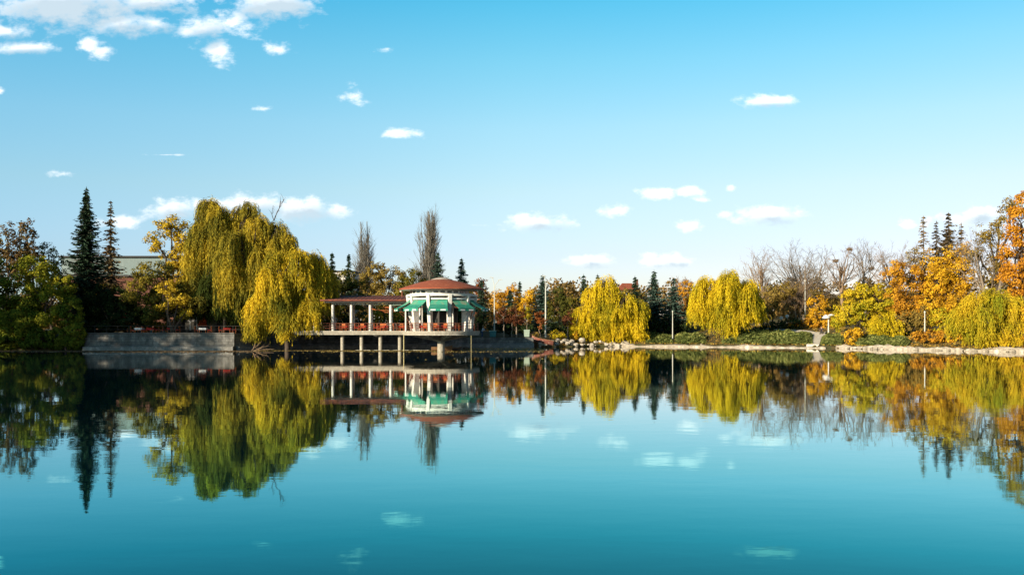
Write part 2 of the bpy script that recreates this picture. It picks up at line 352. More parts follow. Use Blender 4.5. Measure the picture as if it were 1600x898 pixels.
t.links.new(framp([(0, (.03,) * 3), (.27, (.26,) * 3), (.426, (.55,) * 3), (.62, (.78,) * 3), (.78, (.86,) * 3), (1, (1,) * 3)]), wm.inputs[0])
t.links.new(framp([(.2, (.22, .80, .82)), (.32, (.16, .98, 1.04)), (.43, (.42, 1.03, 1.10)), (.62, (.82, 1, .99)), (.76, (1, .99, .96)), (1, (1, 1, 1))]), gl.inputs['Color'])
t.links.new(df.outputs[0], wm.inputs[1]); t.links.new(gl.outputs[0], wm.inputs[2]); t.links.new(wm.outputs[0], wout.inputs[0])
tcn = t.nodes.new('ShaderNodeTexCoord')
def wnoise(sc, detail, stretch):
    mp = t.nodes.new('ShaderNodeMapping'); mp.inputs['Scale'].default_value = stretch; t.links.new(tcn.outputs['Object'], mp.inputs[0])
    n = t.nodes.new('ShaderNodeTexNoise'); n.inputs['Scale'].default_value = sc; n.inputs['Detail'].default_value = detail; t.links.new(mp.outputs[0], n.inputs[0]); return n.outputs[0]
b1 = t.nodes.new('ShaderNodeBump'); b1.inputs['Strength'].default_value = 1.0; b1.inputs['Distance'].default_value = .0022
t.links.new(wnoise(1.1, 3, (.55, 1.0, 1)), b1.inputs['Height'])
b2 = t.nodes.new('ShaderNodeBump'); b2.inputs['Strength'].default_value = 1.0; b2.inputs['Distance'].default_value = .0042
t.links.new(wnoise(.16, 2, (.6, 1.0, 1)), b2.inputs['Height']); t.links.new(b1.outputs[0], b2.inputs['Normal'])
rp_ = t.nodes.new('ShaderNodeMapRange'); rp_.inputs[1].default_value = .42; rp_.inputs[2].default_value = .66; rp_.inputs[3].default_value = .008; rp_.inputs[4].default_value = .04
t.links.new(wnoise(.05, 4, (.35, 1.6, 1)), rp_.inputs[0]); t.links.new(rp_.outputs[0], gl.inputs['Roughness'])
for n_ in (fr_, gl): t.links.new(b2.outputs[0], n_.inputs['Normal'])
setp(mesh('lake_water', [(-140, -60, 0), (140, -60, 0), (140, 170, 0), (-140, 170, 0)], [(0, 1, 2, 3)], m_water), kind='structure', label='still blue green lake water')

# ------------------------------------------------------------------ embankment walls
def ribbon_wall(name, label, pts, top, thick, mtl, foot=-1.2, batter=.15, cat='retaining wall', cap=True):
    t_ = thing(name, label, cat, (pts[0][0], pts[0][1], 0))
    mb = MB(); cp = MB(); ft = MB()
    for (a, b_) in zip(pts[:-1], pts[1:]):
        d = Vector((b_[0] - a[0], b_[1] - a[1], 0)).normalized(); n = Vector((-d.y, d.x, 0))   # n: away from the water
        A, B = Vector((a[0], a[1], 0)), Vector((b_[0], b_[1], 0))
        def q(P_, o, z): v_ = P_ + n * o; return (v_.x, v_.y, z)
        mb.add([q(A, -batter, foot), q(B, -batter, foot), q(B, thick, foot), q(A, thick, foot), q(A, 0, top), q(B, 0, top), q(B, thick, top), q(A, thick, top)],
               [(0, 3, 2, 1), (4, 5, 6, 7), (0, 1, 5, 4), (1, 2, 6, 5), (2, 3, 7, 6), (3, 0, 4, 7)])
        if cap:
            cp.add([q(A, -.12, top + .003), q(B, -.12, top + .003), q(B, .5, top + .003), q(A, .5, top + .003), q(A, -.12, top + .12), q(B, -.12, top + .12), q(B, .5, top + .12), q(A, .5, top + .12)],
                   [(0, 3, 2, 1), (4, 5, 6, 7), (0, 1, 5, 4), (1, 2, 6, 5), (2, 3, 7, 6), (3, 0, 4, 7)])
        ft.add([q(A, -.75, foot), q(B, -.75, foot), q(B, -.17, foot), q(A, -.17, foot), q(A, -.6, .5), q(B, -.6, .5), q(B, -.1, .62), q(A, -.1, .62)],
               [(0, 3, 2, 1), (4, 5, 6, 7), (0, 1, 5, 4), (1, 2, 6, 5), (2, 3, 7, 6), (3, 0, 4, 7)])
    mb.build('wall', mtl, t_); ft.build('footing', M['ledge'], t_)
    if cap: cp.build('coping', mtl, t_)
    return t_
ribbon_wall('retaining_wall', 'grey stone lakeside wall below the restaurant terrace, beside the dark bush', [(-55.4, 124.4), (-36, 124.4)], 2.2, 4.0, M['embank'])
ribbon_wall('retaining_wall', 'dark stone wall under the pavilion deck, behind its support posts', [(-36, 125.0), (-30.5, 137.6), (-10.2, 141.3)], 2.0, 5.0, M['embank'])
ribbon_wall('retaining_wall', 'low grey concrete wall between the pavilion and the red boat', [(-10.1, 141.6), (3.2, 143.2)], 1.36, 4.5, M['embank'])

# ------------------------------------------------------------------ trees
def nrm(v_): return v_ / np.maximum(np.linalg.norm(v_, axis=-1, keepdims=True), 1e-9)
def cards(C, T, B, L, Wd):
    L = np.broadcast_to(np.asarray(L, float), (len(C),))[:, None] / 2; Wd = np.broadcast_to(np.asarray(Wd, float), (len(C),))[:, None] / 2
    V = np.stack([C + T * L, C + B * Wd, C - T * L, C - B * Wd], 1).reshape(-1, 3)
    return V, np.arange(len(C) * 4).reshape(-1, 4)
def segs(p0, p1, r0, r1, k=5):
    d = nrm(p1 - p0); ref = np.where(np.abs(d[:, 2:3]) > .9, np.array([[1., 0, 0]]), np.array([[0, 0, 1.]]))
    a = nrm(np.cross(d, ref)); b_ = np.cross(d, a); n = len(p0)
    ang = np.arange(k) * 2 * np.pi / k; ca, sa = np.cos(ang)[None, :, None], np.sin(ang)[None, :, None]
    off_ = a[:, None] * ca + b_[:, None] * sa
    V = np.concatenate([p0[:, None] + off_ * np.reshape(r0, (-1, 1, 1)), p1[:, None] + off_ * np.reshape(r1, (-1, 1, 1))], 1).reshape(-1, 3)
    kk = np.arange(k); k2 = (kk + 1) % k
    f = np.stack([kk, k2, k + k2, k + kk], 1)[None] + (np.arange(n) * 2 * k)[:, None, None]
    return V, f.reshape(-1, 4)
def join(parts):
    Vs, Fs, b_ = [], [], 0
    for V, f in parts: Vs.append(V); Fs.append(f + b_); b_ += len(V)
    return np.concatenate(Vs), np.concatenate(Fs)
def grow(rng, P0, D0, L0, R0, levels):
    out = []
    P_, D, L, Rr = (np.asarray(q, float) for q in (P0, D0, L0, R0))
    for li, lv in enumerate(levels):
        s = lv.get('seg', 4); pts = [P_]; d = D; dirs = [D]
        for j in range(s):
            d = nrm(d + lv.get('wig', .15) * rng.normal(size=d.shape) + np.array([0, 0, lv.get('up', 0)]))
            pts.append(pts[-1] + d * (L / s)[:, None]); dirs.append(d)
        pts = np.stack(pts, 1); dirs = np.stack(dirs, 1); tp = lv.get('taper', .35)
        fr = np.linspace(0, 1, s + 1); rad = Rr[:, None] * (1 - (1 - tp) * fr)[None]
        out.append((pts, rad))
        if li + 1 == len(levels): break
        nx_ = levels[li + 1]; k = nx_['n']; n = len(P_)
        tt = rng.uniform(nx_.get('t0', .25), 1, (n, k)); pi = np.repeat(np.arange(n), k); tt = tt.ravel()
        fi = np.minimum((tt * s).astype(int), s - 1); ff = (tt * s - fi)[:, None]
        NP = pts[pi, fi] * (1 - ff) + pts[pi, fi + 1] * ff; tan = dirs[pi, fi + 1]
        rp = rad[pi, fi]
        pr = rng.normal(size=tan.shape); pr = nrm(pr - (pr * tan).sum(1, keepdims=True) * tan)
        a = np.radians(nx_.get('ang', 40)) * rng.uniform(.6, 1.3, (len(tan), 1))
        D = nrm(np.cos(a) * tan + np.sin(a) * pr); P_ = NP
        L = L[pi] * nx_.get('len', .55) * (1.15 - .6 * tt) * rng.uniform(.7, 1.25, len(tt)); Rr = np.maximum(rp * nx_.get('rad', .55), nx_.get('rmin', .012))
    return out
def tube_parts(levels, k=5):
    ps = []
    for pts, rad in levels:
        ps.append(segs(pts[:, :-1].reshape(-1, 3), pts[:, 1:].reshape(-1, 3), rad[:, :-1].ravel(), rad[:, 1:].ravel(), k))
    return join(ps)
def limb(rng, a, b_, r0, r1, sag=.12, m=5):
    a, b_ = np.asarray(a, float), np.asarray(b_, float); tt = np.linspace(0, 1, m + 1)[:, None]
    p = a + (b_ - a) * tt; ln = np.linalg.norm(b_ - a)
    p = p + np.array([0, 0, sag * ln]) * np.sin(np.pi * tt) + rng.normal(size=p.shape) * ln * .025 * np.sin(np.pi * tt)
    r = r0 + (r1 - r0) * tt[:, 0]
    return segs(p[:-1], p[1:], r[:-1], r[1:], 6)
SEED = [100]
def nrng(): SEED[0] += 7; return np.random.default_rng(SEED[0])

def broadleaf(name, label, Y, lobes, mtl, base=None, leaf=.26, dens=1.0, bark='bark', group=None, cat='tree', sub=None, trunk_r=None, gap=.55, part='crown', stems=1):
    """lobes: (photo x, photo y, half width, half height[, metres nearer/farther]) measured at depth Y"""
    rng = nrng(); s = Y / F
    Ls = []
    for l in lobes:
        dy = l[4] if len(l) > 4 else rng.uniform(-.35, .35) * l[2] * s
        Ls.append((P(l[0], l[1], Y) + np.array([0, dy, 0]), np.array([l[2] * s, max(l[2] * s * .9, 1.0), l[3] * s])))
    bx = X(base if base is not None else lobes[0][0], Y); by = Y
    org = np.array([bx, by, gz(bx, by)]); tr = thing(name, label, cat, org, group)
    C, N = [], []; br = []
    for c, r in Ls:
        rm = float(np.mean(r[[0, 2]])); sr = sub or float(np.clip(rm * .26, .35, 1.0))
        k = max(6, int(3.0 * r[0] * r[2] / sr ** 2)); d = nrm(rng.normal(size=(k, 3))); uu = rng.uniform(gap ** 2, 1.05, (k, 1)) ** .5
        cc_ = c + d * uu * (r - sr * .4)
        sz_ = sr * rng.uniform(.6, 1.25, k)
        m = np.maximum(8, (dens * 46 * (sz_ / .8) ** 2 * (.34 / leaf) ** 2).astype(int))
        ii = np.repeat(np.arange(k), m)
        dd = nrm(rng.normal(size=(len(ii), 3))); dd[:, 2] *= .75
        pp = cc_[ii] + dd * (sz_[ii] * rng.uniform(.05, 1, len(ii)) ** .45)[:, None]
        C.append(pp); N.append(nrm(dd + .8 * d[ii] + np.array([0, 0, .35]) + .7 * rng.normal(size=dd.shape)))
        br.append((c, cc_))
    C = np.concatenate(C); N = np.concatenate(N)
    ok = C[:, 2] > np.maximum(org[2] * 0 + .05, ground_z(C[:, 0], C[:, 1]) + .05); C, N = C[ok], N[ok]
    T = nrm(np.cross(N, rng.normal(size=N.shape))); B = np.cross(N, T)
    L = leaf * rng.uniform(.7, 1.35, len(C))
    V, f = cards(C, T, B, L, L * .68)
    top = max(c[2] + r[2] for c, r in Ls); H = top - org[2]; r0 = trunk_r or max(.09, H * .02)
    parts = []
    cen = np.mean([c for c, r in Ls], 0); fork = org + (cen - org) * .45 + np.array([0, 0, 0]); fork[:2] = org[:2] + (cen[:2] - org[:2]) * .25
    parts.append(limb(rng, org - np.array([0, 0, .4]), fork, r0, r0 * .75, .02))
    for c, ccs in br:
        parts.append(limb(rng, fork, c, r0 * .6, r0 * .25, .06))
        for q in ccs[rng.permutation(len(ccs))[:9]]: parts.append(limb(rng, c, q, r0 * .22, .02, .04, 3))
    Vt, ft = join(parts)
    mesh('trunk', Vt, ft, M[bark], tr, smooth=True); mesh(part, V, f, mtl, tr, rnd=rng.random(len(C)))
    return tr

def willow(name, label, Y, base, lobes, mtl, bundles=1.0, leafL=.44, leafW=.072, group='weeping willows round the lake', bark='bark'):
    """lobes: (photo x, top y, half width, bottom y[, dY])"""
    rng = nrng(); s = Y / F; bx = X(base, Y); org = np.array([bx, Y, max(gz(bx, Y), -.2)]); tr = thing(name, label, 'willow tree', org, group)
    C, T, RN = [], [], []; parts = []
    tops = []
    subs = []
    for l in lobes:
        dy = l[4] if len(l) > 4 else rng.uniform(-.4, .4) * l[2] * s
        c = P(l[0], l[1], Y) + np.array([0, dy, 0]); Rr = l[2] * s; zb = CH + (510 - l[3]) / F * (Y + dy)
        tops.append(c - np.array([0, 0, Rr * .45]))
        lt = tops[-1]; subs.append((c - np.array([0, 0, .15]), Rr * .55, zb, .5, 1.0, lt))
        span = c[2] - zb; k = int(6 + span * .6)
        for j in range(k):
            th = rng.uniform(0, 2 * np.pi); q = rng.uniform(.2, 1.18) ** .7; low = rng.uniform(0, .62) ** 1.1; rs = Rr * rng.uniform(.2, .46)
            cs = c + np.array([np.cos(th), np.sin(th), 0]) * (Rr * q * (.72 + .3 * low)) - np.array([0, 0, Rr * .55 * q ** 2 + low * span * .95 + rng.normal() * .16 * Rr])
            subs.append((cs, max(.7, rs), zb, rng.uniform(.3, .95), .75, lt))
    for (c, Rr, zb, lf, wgt, lt) in subs:
        if c[2] - zb < .6: continue
        nb = max(6, int(wgt * bundles * 15 * Rr ** 1.4 + 9)); tint = rng.uniform(-.22, .22)
        for _ in range(nb):
            th = rng.uniform(0, 2 * np.pi); q = rng.uniform(0, 1) ** .55
            o = np.array([np.cos(th), np.sin(th), 0]); st = c + o * Rr * q * .86 - np.array([0, 0, Rr * .75 * q ** 2.2 + rng.uniform(0, .5) * Rr * .5])
            span = max(.8, st[2] - zb); frac = rng.uniform(.35, .8) if q < .5 else rng.uniform(.45, 1.02)
            Lb = min(span * 1.02, max(1.2, span * frac * lf))
            ns = rng.integers(6, 12); ss = st + rng.normal(size=(ns, 3)) * np.array([.17, .17, .3])
            LL = np.maximum(.5, Lb * rng.uniform(.7, 1.08, ns)); m = np.maximum(3, (LL / .23).astype(int))
            ii = np.repeat(np.arange(ns), m); k = np.concatenate([np.arange(a) for a in m]); tt = (k + rng.uniform(0, 1, len(k))) / m[ii]
            dist = tt * LL[ii]; ow = 0.85 * (1 - np.exp(-dist / .9)); ph = rng.uniform(0, 6.28, ns)[ii]
            pos = ss[ii] + o * ow[:, None] + np.stack([.10 * np.sin(dist * .9 + ph), .10 * np.cos(dist * .8 + ph), -(dist - .35 * ow)], 1) + rng.normal(size=(len(ii), 3)) * .04
            arch = np.exp(-dist / .8)[:, None]
            C.append(pos); T.append(nrm(o * arch * 1.1 + np.array([0, 0, -1.]) * (1.05 - arch) + rng.normal(size=pos.shape) * .13)); btint = rng.normal() * .16; RN.append(np.clip(tint + btint + .15 + .6 * rng.random(len(ii)) + .10 * arch[:, 0], 0, 1))
            if rng.random() < .4: parts.append(limb(rng, lt, st, .06, .018, .10, 4))
    C = np.concatenate(C); T = np.concatenate(T); RN = np.concatenate(RN); ok = C[:, 2] > .06; C, T, RN = C[ok], T[ok], RN[ok]
    B = nrm(np.cross(T, rng.normal(size=T.shape))); L = leafL * rng.uniform(.7, 1.3, len(C))
    V, f = cards(C, T, B, L, leafW * rng.uniform(.7, 1.4, len(C)))
    H = max(t_[2] for t_ in tops) - org[2]; fork = org + np.array([0, 0, H * .33]); r0 = H * .03
    parts.append(limb(rng, org - np.array([0, 0, .6]), fork, r0, r0 * .8, .02))
    for t_ in tops:
        mid = fork + (t_ - fork) * np.array([.55, .55, .6]); parts.append(limb(rng, fork, mid, r0 * .65, r0 * .45, .03)); parts.append(limb(rng, mid, t_, r0 * .45, r0 * .14, .12))
    Vt, ft = join(parts); mesh('trunk', Vt, ft, M[bark], tr, smooth=True); mesh('crown', V, f, mtl, tr, rnd=RN)
    return tr

def conifer(name, label, px, top, base, hw, Y, mtl, dens=1.0, droop=.28, group=None, bark='bark', nb=11, step=.36, bare=0.05, cat='spruce tree', shape=.78, card=.46):
    rng = nrng(); s = Y / F; x0 = X(px, Y); zt = CH + (510 - top) / F * Y; g = gz(x0, Y); zb = max(g, CH + (510 - base) / F * Y)
    org = np.array([x0, Y, g]); tr = thing(name, label, cat, org, group); H = zt - zb; Rm = hw * s * 1.45
    lev = np.arange(zb + H * bare, zt - .15, step); lev = lev + rng.uniform(-.35, .35, len(lev)) * step; lev = lev[lev < zt - .12]; C, T, B, Ls = [], [], [], []; p0, p1, rr = [], [], []
    for z in lev:
        tz = (z - zb) / H; ln0 = Rm * (1 - tz) ** shape * (1 - .25 * max(0, .12 - tz) / .12) + .12
        n = max(4, int(nb * (.6 + .4 * (1 - tz)))); th = rng.uniform(0, 6.28) + np.arange(n) * 2 * np.pi / n + rng.normal(size=n) * .25
        for a in th:
            if rng.random() > .55 + .45 * dens: continue
            ln = ln0 * rng.uniform(.68, 1.15) * (.86 + .2 * math.sin(z * 1.9 + 1.7 * a + px) * math.sin(z * .8 + px)); o = np.array([math.cos(a), math.sin(a), 0]); side = np.array([-o[1], o[0], 0])
            zz0 = min(z + rng.uniform(-1, 1) * step, zt - .1); m = max(2, int(ln / (.26 / dens))); q = (np.arange(m) + rng.uniform(.2, .9, m)) / m
            ctr = np.array([x0, Y, zz0]) + o * (q * ln)[:, None] + np.array([0, 0, 1.]) * (-droop * ln * np.sin(q * 1.9) + .16 * ln * q ** 3)[:, None]
            p0.append([x0, Y, zz0]); p1.append(ctr[-1]); rr.append(.02 + .012 * ln)
            for sg in (-1, 1):
                w = card * (1.05 - .55 * q) * rng.uniform(.7, 1.2, m) * (1 + .15 * ln)
                cpos = ctr + side * (sg * w * .33)[:, None] - np.array([0, 0, .1])
                C.append(cpos); T.append(nrm(o + side * sg * .9 + np.array([0, 0, -.35]) + rng.normal(size=cpos.shape) * .22)); Ls.append(w * 1.25)
                B.append(nrm(np.array([0, 0, 1.]) * .4 + side * .5 - o * sg * .3 + rng.normal(size=cpos.shape) * .45))
    C = np.concatenate(C); T = np.concatenate(T); B = np.concatenate(B); Ls = np.concatenate(Ls)
    B = nrm(B - (B * T).sum(1, keepdims=True) * T); V, f = cards(C, T, B, Ls, Ls * .52)
    tip = cards(np.array([[x0, Y, zt - .3]] * 3), np.array([[0, 0, 1.]] * 3), nrm(rng.normal(size=(3, 3)) * np.array([1, 1, 0])), .9, .14)
    V, f = join([(V, f), tip])
    Vt, ft = join([segs(np.array([[x0, Y, g - .3]]), np.array([[x0, Y, zt - .2]]), np.array([H * .016 + .05]), np.array([.02]), 7),
                   segs(np.array(p0), np.array(p1), np.array(rr), np.array(rr) * .3, 3)])
    mesh('trunk', Vt, ft, M[bark], tr); mesh('crown', V, f, mtl, tr, rnd=rng.random(len(f)))
    return tr

LV = [None, None]
def bare_tree(name, label, px, top, Y, spread, stems=1, group='leafless trees behind the lake', bark='bark_pale', cat='bare tree', style='spread', fork=.3, trunk_r=None, leafm=None, dense=1.0):
    rng = nrng(); s = Y / F; x0 = X(px, Y); g = gz(x0, Y); H = CH + (510 - top) / F * Y - g; org = np.array([x0, Y, g]); tr = thing(name, label, cat, org, group)
    sp = spread * s; r0 = trunk_r or H * .018
    if style == 'poplar':
        n = 13; th = np.arange(n) * 2.4; rad = np.linspace(.12, .82, n) * sp
        P0 = np.stack([x0 + .25 * rad * np.cos(th), Y + .25 * rad * np.sin(th), np.full(n, g - .3)], 1)
        tgt = np.stack([x0 + rad * np.cos(th), Y + rad * np.sin(th), g + H * (1.0 - .30 * (rad / sp) ** 2) * rng.uniform(.86, 1, n)], 1); D = nrm(tgt - P0); L = np.linalg.norm(tgt - P0, axis=1)
        lv = grow(rng, P0, D, L, np.linspace(r0, r0 * .4, n), [dict(seg=7, wig=.02, up=.05, taper=.15), dict(n=int(36 * dense), t0=.10, ang=24, len=.22, rad=.45, up=.14, wig=.09, seg=3, rmin=.02), dict(n=6, t0=.2, ang=22, len=.6, rad=.6, up=.12, wig=.1, seg=2, rmin=.014)])
    else:
        th = rng.uniform(0, 6.28) + np.arange(stems) * 6.28 / stems; lean = (0 if stems == 1 else sp / H * .75)
        D = nrm(np.stack([np.cos(th) * lean, np.sin(th) * lean, np.ones(stems)], 1))
        P0 = np.tile(org - np.array([0, 0, .3]), (stems, 1)) + rng.normal(size=(stems, 3)) * np.array([0, 0, 0]) * (stems > 1)
        ang = math.degrees(math.atan2(sp, H * .62))
        lv = grow(rng, P0, D, np.full(stems, H * .72), np.full(stems, r0), [dict(seg=6, wig=.05, up=.03, taper=.35), dict(n=int(12 * dense), t0=fork, ang=ang * 1.25, len=.85, rad=.55, up=.04, wig=.16, seg=6),
             dict(n=7, t0=.2, ang=38, len=.5, rad=.5, up=.06, wig=.16, seg=4, rmin=.018), dict(n=5, t0=.15, ang=36, len=.5, rad=.6, up=.04, wig=.16, seg=3, rmin=.016)])
    V, f = tube_parts(lv[:1], 7); mesh('trunk', V, f, M[bark], tr, smooth=True)
    V, f = tube_parts(lv[1:], 3)
    zmx = V[:, 2].max(); V[:, 2] = g + (V[:, 2] - g) * min(1.15, max(.85, H / (zmx - g)))
    mesh('crown', V, f, M[bark], tr); LV[0] = lv[1][0].reshape(-1, 3) if style != 'poplar' else None; LV[1] = g, zmx, H
    return tr

LM = dict(
    bush=leaf_mat('leaf_bush', [(.05, .08, .012), (.13, .17, .022), (.30, .28, .03)], .22, mixn=.6),
    bush_yellow=leaf_mat('leaf_bush_yellow', [(.07, .10, .014), (.24, .25, .026), (.50, .38, .03)], .25, mixn=.6),
    birch=leaf_mat('leaf_birch', [(.10, .06, .028), (.19, .12, .05), (.13, .11, .035)], .4),
    spruce=leaf_mat('leaf_spruce', [(.014, .030, .018), (.032, .060, .036), (.075, .105, .06)], .5, trans=.1),
    spruce_blue=leaf_mat('leaf_spruce_blue', [(.030, .055, .042), (.065, .11, .085), (.13, .18, .13)], .5, trans=.1),
    spruce_thin=leaf_mat('leaf_spruce_thin', [(.05, .05, .028), (.11, .085, .045), (.22, .14, .065)], .3, trans=.1),
    larch=leaf_mat('leaf_larch', [(.20, .12, .045), (.30, .19, .07), (.14, .13, .05)], .5),
    yellow=leaf_mat('leaf_yellow', [(.30, .22, .025), (.52, .36, .030), (.66, .46, .045)], .35),
    olive=leaf_mat('leaf_olive', [(.045, .060, .014), (.12, .115, .024), (.34, .24, .028)], .22, mixn=.65),
    tan=leaf_mat('leaf_tan', [(.15, .105, .030), (.28, .19, .045), (.36, .27, .06)], .3),
    darkgreen=leaf_mat('leaf_darkgreen', [(.014, .026, .010), (.030, .048, .016), (.055, .070, .024)], .3, trans=.2),
    orange=leaf_mat('leaf_orange', [(.34, .15, .022), (.58, .28, .026), (.72, .42, .035)], .3),
    gold=leaf_mat('leaf_gold', [(.42, .21, .02), (.68, .38, .024), (.80, .52, .03)], .3),
    deep=leaf_mat('leaf_deep_orange', [(.36, .14, .018), (.56, .24, .022), (.68, .34, .03)], .3),
    rustleaf=leaf_mat('leaf_rust', [(.16, .050, .018), (.26, .085, .026), (.34, .13, .035)], .5),
    brownred=leaf_mat('leaf_brownred', [(.085, .032, .018), (.15, .055, .026), (.21, .085, .035)], .5),
    yellowgreen=leaf_mat('leaf_yellowgreen', [(.22, .24, .018), (.50, .38, .022), (.76, .50, .03)], .3),
    willow_left=leaf_mat('leaf_willow_left', [(.085, .095, .020), (.23, .20, .028), (.46, .345, .034), (.70, .49, .04)], .20, mixn=.55),
    willow_front=leaf_mat('leaf_willow_front', [(.11, .125, .020), (.34, .28, .028), (.64, .46, .03), (.82, .57, .035)], .22, mixn=.55),
    willow_shade=leaf_mat('leaf_willow_shade', [(.03, .045, .012), (.06, .08, .018), (.13, .14, .025)], .2),  # leaf colours darkened to stand for shade under the tall willows
    willow_dark=leaf_mat('leaf_willow_dark', [(.07, .08, .020), (.19, .17, .026), (.44, .33, .034)], .20, mixn=.55),
    willow_gold=leaf_mat('leaf_willow_gold', [(.30, .27, .020), (.66, .49, .022), (.84, .60, .028)], .25, mixn=.55),
    willow_right=leaf_mat('leaf_willow_right', [(.24, .26, .020), (.54, .40, .024), (.78, .51, .03)], .25, mixn=.55),
    juniper=leaf_mat('leaf_juniper', [(.045, .065, .022), (.14, .17, .045), (.36, .36, .11)], .5, trans=.15, mixn=.35),
    twig=leaf_mat('leaf_twig', [(.24, .15, .08), (.36, .23, .13), (.42, .30, .17)], .4),
)
G_BUSH = 'big waterside bushes'
broadleaf('waterside_bush', 'olive green waterside bush cut off by the picture edge, leftmost on the bank', 124.5, [(-12, 455, 46, 58), (18, 500, 40, 46), (-25, 525, 45, 26)], LM['bush'], 0, leaf=.27, dens=1.9, cat='bush', group=G_BUSH)
broadleaf('waterside_bush', 'tallest round waterside bush with yellow patches, in front of the brown birches', 125.5, [(52, 432, 36, 36), (78, 474, 38, 42), (42, 508, 42, 38), (98, 448, 20, 22)], LM['bush_yellow'], 60, leaf=.27, dens=1.9, cat='bush', group=G_BUSH)
broadleaf('waterside_bush', 'dark green bush leaning over the water at the stone wall end', 123.8, [(108, 488, 24, 28), (120, 520, 18, 24), (92, 528, 30, 20), (60, 530, 30, 20), (20, 532, 34, 18), (112, 536, 18, 12)], LM['bush'], 106, leaf=.26, dens=1.9, cat='bush', group=G_BUSH)
broadleaf('birch_tree', 'thin brown birch with bare top behind the waterside bushes, nearest the picture edge', 138, [(12, 380, 20, 38), (2, 420, 26, 36), (26, 420, 18, 30)], LM['birch'], 10, leaf=.3, dens=.8, sub=.5, group='brown birches', cat='birch tree')
broadleaf('birch_tree', 'taller brown birch between the thin birch and the dark spruce', 139, [(42, 372, 16, 36), (50, 410, 22, 32), (34, 405, 18, 25)], LM['birch'], 44, leaf=.3, dens=.8, sub=.5, group='brown birches', cat='birch tree')
broadleaf('dark_tree', 'sparse dark leaved tree between the birches and the tall spruce', 141, [(72, 396, 20, 20), (92, 412, 14, 20), (80, 435, 22, 30)], LM['darkgreen'], 80, leaf=.26, dens=.6)
conifer('spruce_tree', 'tall dense dark spruce, the tallest on the left bank', 135, 292, 520, 37, 133, LM['spruce'], 1.4, .30, nb=13, step=.34, group='spruces on the terrace bank')
conifer('spruce_tree', 'thin ragged spruce with see-through branches beside the tall dense spruce', 173, 314, 515, 29, 139, LM['spruce_thin'], .95, .30, nb=8, step=.5, group='spruces on the terrace bank')
broadleaf('maple_tree', 'tall yellow topped tree between the sparse spruce and the willows', 133, [(265, 356, 30, 23), (246, 378, 16, 22), (285, 380, 22, 24), (266, 412, 28, 26), (292, 425, 20, 28)], LM['yellow'], 272, leaf=.27, dens=1.1, sub=.75, gap=.25)
broadleaf('olive_tree', 'dark olive tree with yellow tufts overhanging the terrace tables', 128.5, [(240, 425, 34, 24), (215, 455, 26, 30), (258, 470, 36, 30), (292, 455, 26, 28), (235, 492, 30, 18), (285, 492, 26, 16), (312, 475, 20, 18)], LM['olive'], 262, leaf=.26, dens=1.0, sub=.8)
broadleaf('olive_tree', 'green gold tree filling the gap between the maple and the tall willow', 136, [(300, 430, 20, 26), (318, 455, 20, 24), (296, 465, 20, 26), (330, 480, 18, 22)], LM['olive'], 306, leaf=.27, dens=1.2)
broadleaf('young_tree', 'added yellow foliage standing for sunlit tufts of the olive tree above the terrace wall', 127, [(262, 448, 20, 16), (278, 468, 20, 16), (256, 478, 14, 12), (290, 488, 12, 10)], LM['yellow'], 268, leaf=.25, dens=.9, sub=.6)  # added crown: yellow leaves stand for sunlight on the olive tree behind
broadleaf('dark_tree', 'dark green tree on the terrace beneath the two spruces', 130, [(150, 470, 28, 34), (182, 478, 26, 32), (205, 500, 22, 16), (160, 508, 28, 14)], LM['darkgreen'], 168, leaf=.26, dens=1.1)
broadleaf('dark_hedge', 'tall olive hedge closing the terrace behind its tables', 138, [(150, 474, 26, 36), (186, 476, 26, 34), (222, 474, 26, 32), (256, 470, 26, 34), (292, 470, 24, 34), (170, 506, 30, 16), (210, 508, 30, 14), (250, 506, 30, 16)], LM['olive'], 200, leaf=.27, dens=1.9, cat='hedge', part='foliage')
willow('weeping_willow', 'tall olive weeping willow behind the golden willow, next to the maple', 131, 336, [(324, 308, 22, 490), (346, 322, 20, 475), (310, 348, 13, 490), (392, 316, 18, 400), (372, 322, 12, 390)], LM['willow_left'], 1.0)
willow('weeping_willow', 'added willow, leaves coloured dark as shade, beneath the two tall terrace willows', 129.5, 352, [(338, 405, 22, 514), (362, 415, 20, 526), (388, 425, 18, 532), (412, 435, 16, 535), (314, 440, 14, 508)], LM['willow_shade'], 1.0)  # added tree: its dark leaves imitate the shaded lower crowns of its neighbours
willow('weeping_willow', 'large round topped golden willow between the tall olive willow and the water willow', 128, 388, [(402, 334, 30, 450), (376, 360, 26, 490), (432, 345, 22, 430), (358, 385, 16, 500), (400, 375, 24, 510), (446, 362, 12, 420)], LM['willow_left'], 1.0)
wt_ = [o for o in bpy.data.objects if o.get('label', '').startswith('large round topped golden')][0]; q0 = P(428, 345, 128); rg_ = nrng()
V, f = tube_parts(grow(rg_, [q0] * 3, nrm(np.array([[.05, 0, 1.], [.5, .1, .8], [-.25, .1, .9]])), [3.4, 3.0, 2.2], [.07, .06, .05], [dict(seg=5, wig=.16, taper=.4), dict(n=4, t0=.4, ang=40, len=.45, rad=.6, wig=.2, seg=3, rmin=.025)]), 4)
mesh('bare_twig', V, f, M['bark'], wt_)
willow('weeping_willow', 'golden willow hanging down to the water against the pavilion', 125, 448, [(432, 394, 26, 500), (466, 388, 26, 480), (478, 446, 22, 541), (438, 430, 24, 543), (408, 452, 18, 543), (490, 392, 20, 500, 1.0), (503, 415, 10, 512, 1.5), (450, 470, 20, 542)], LM['willow_front'], 1.0)
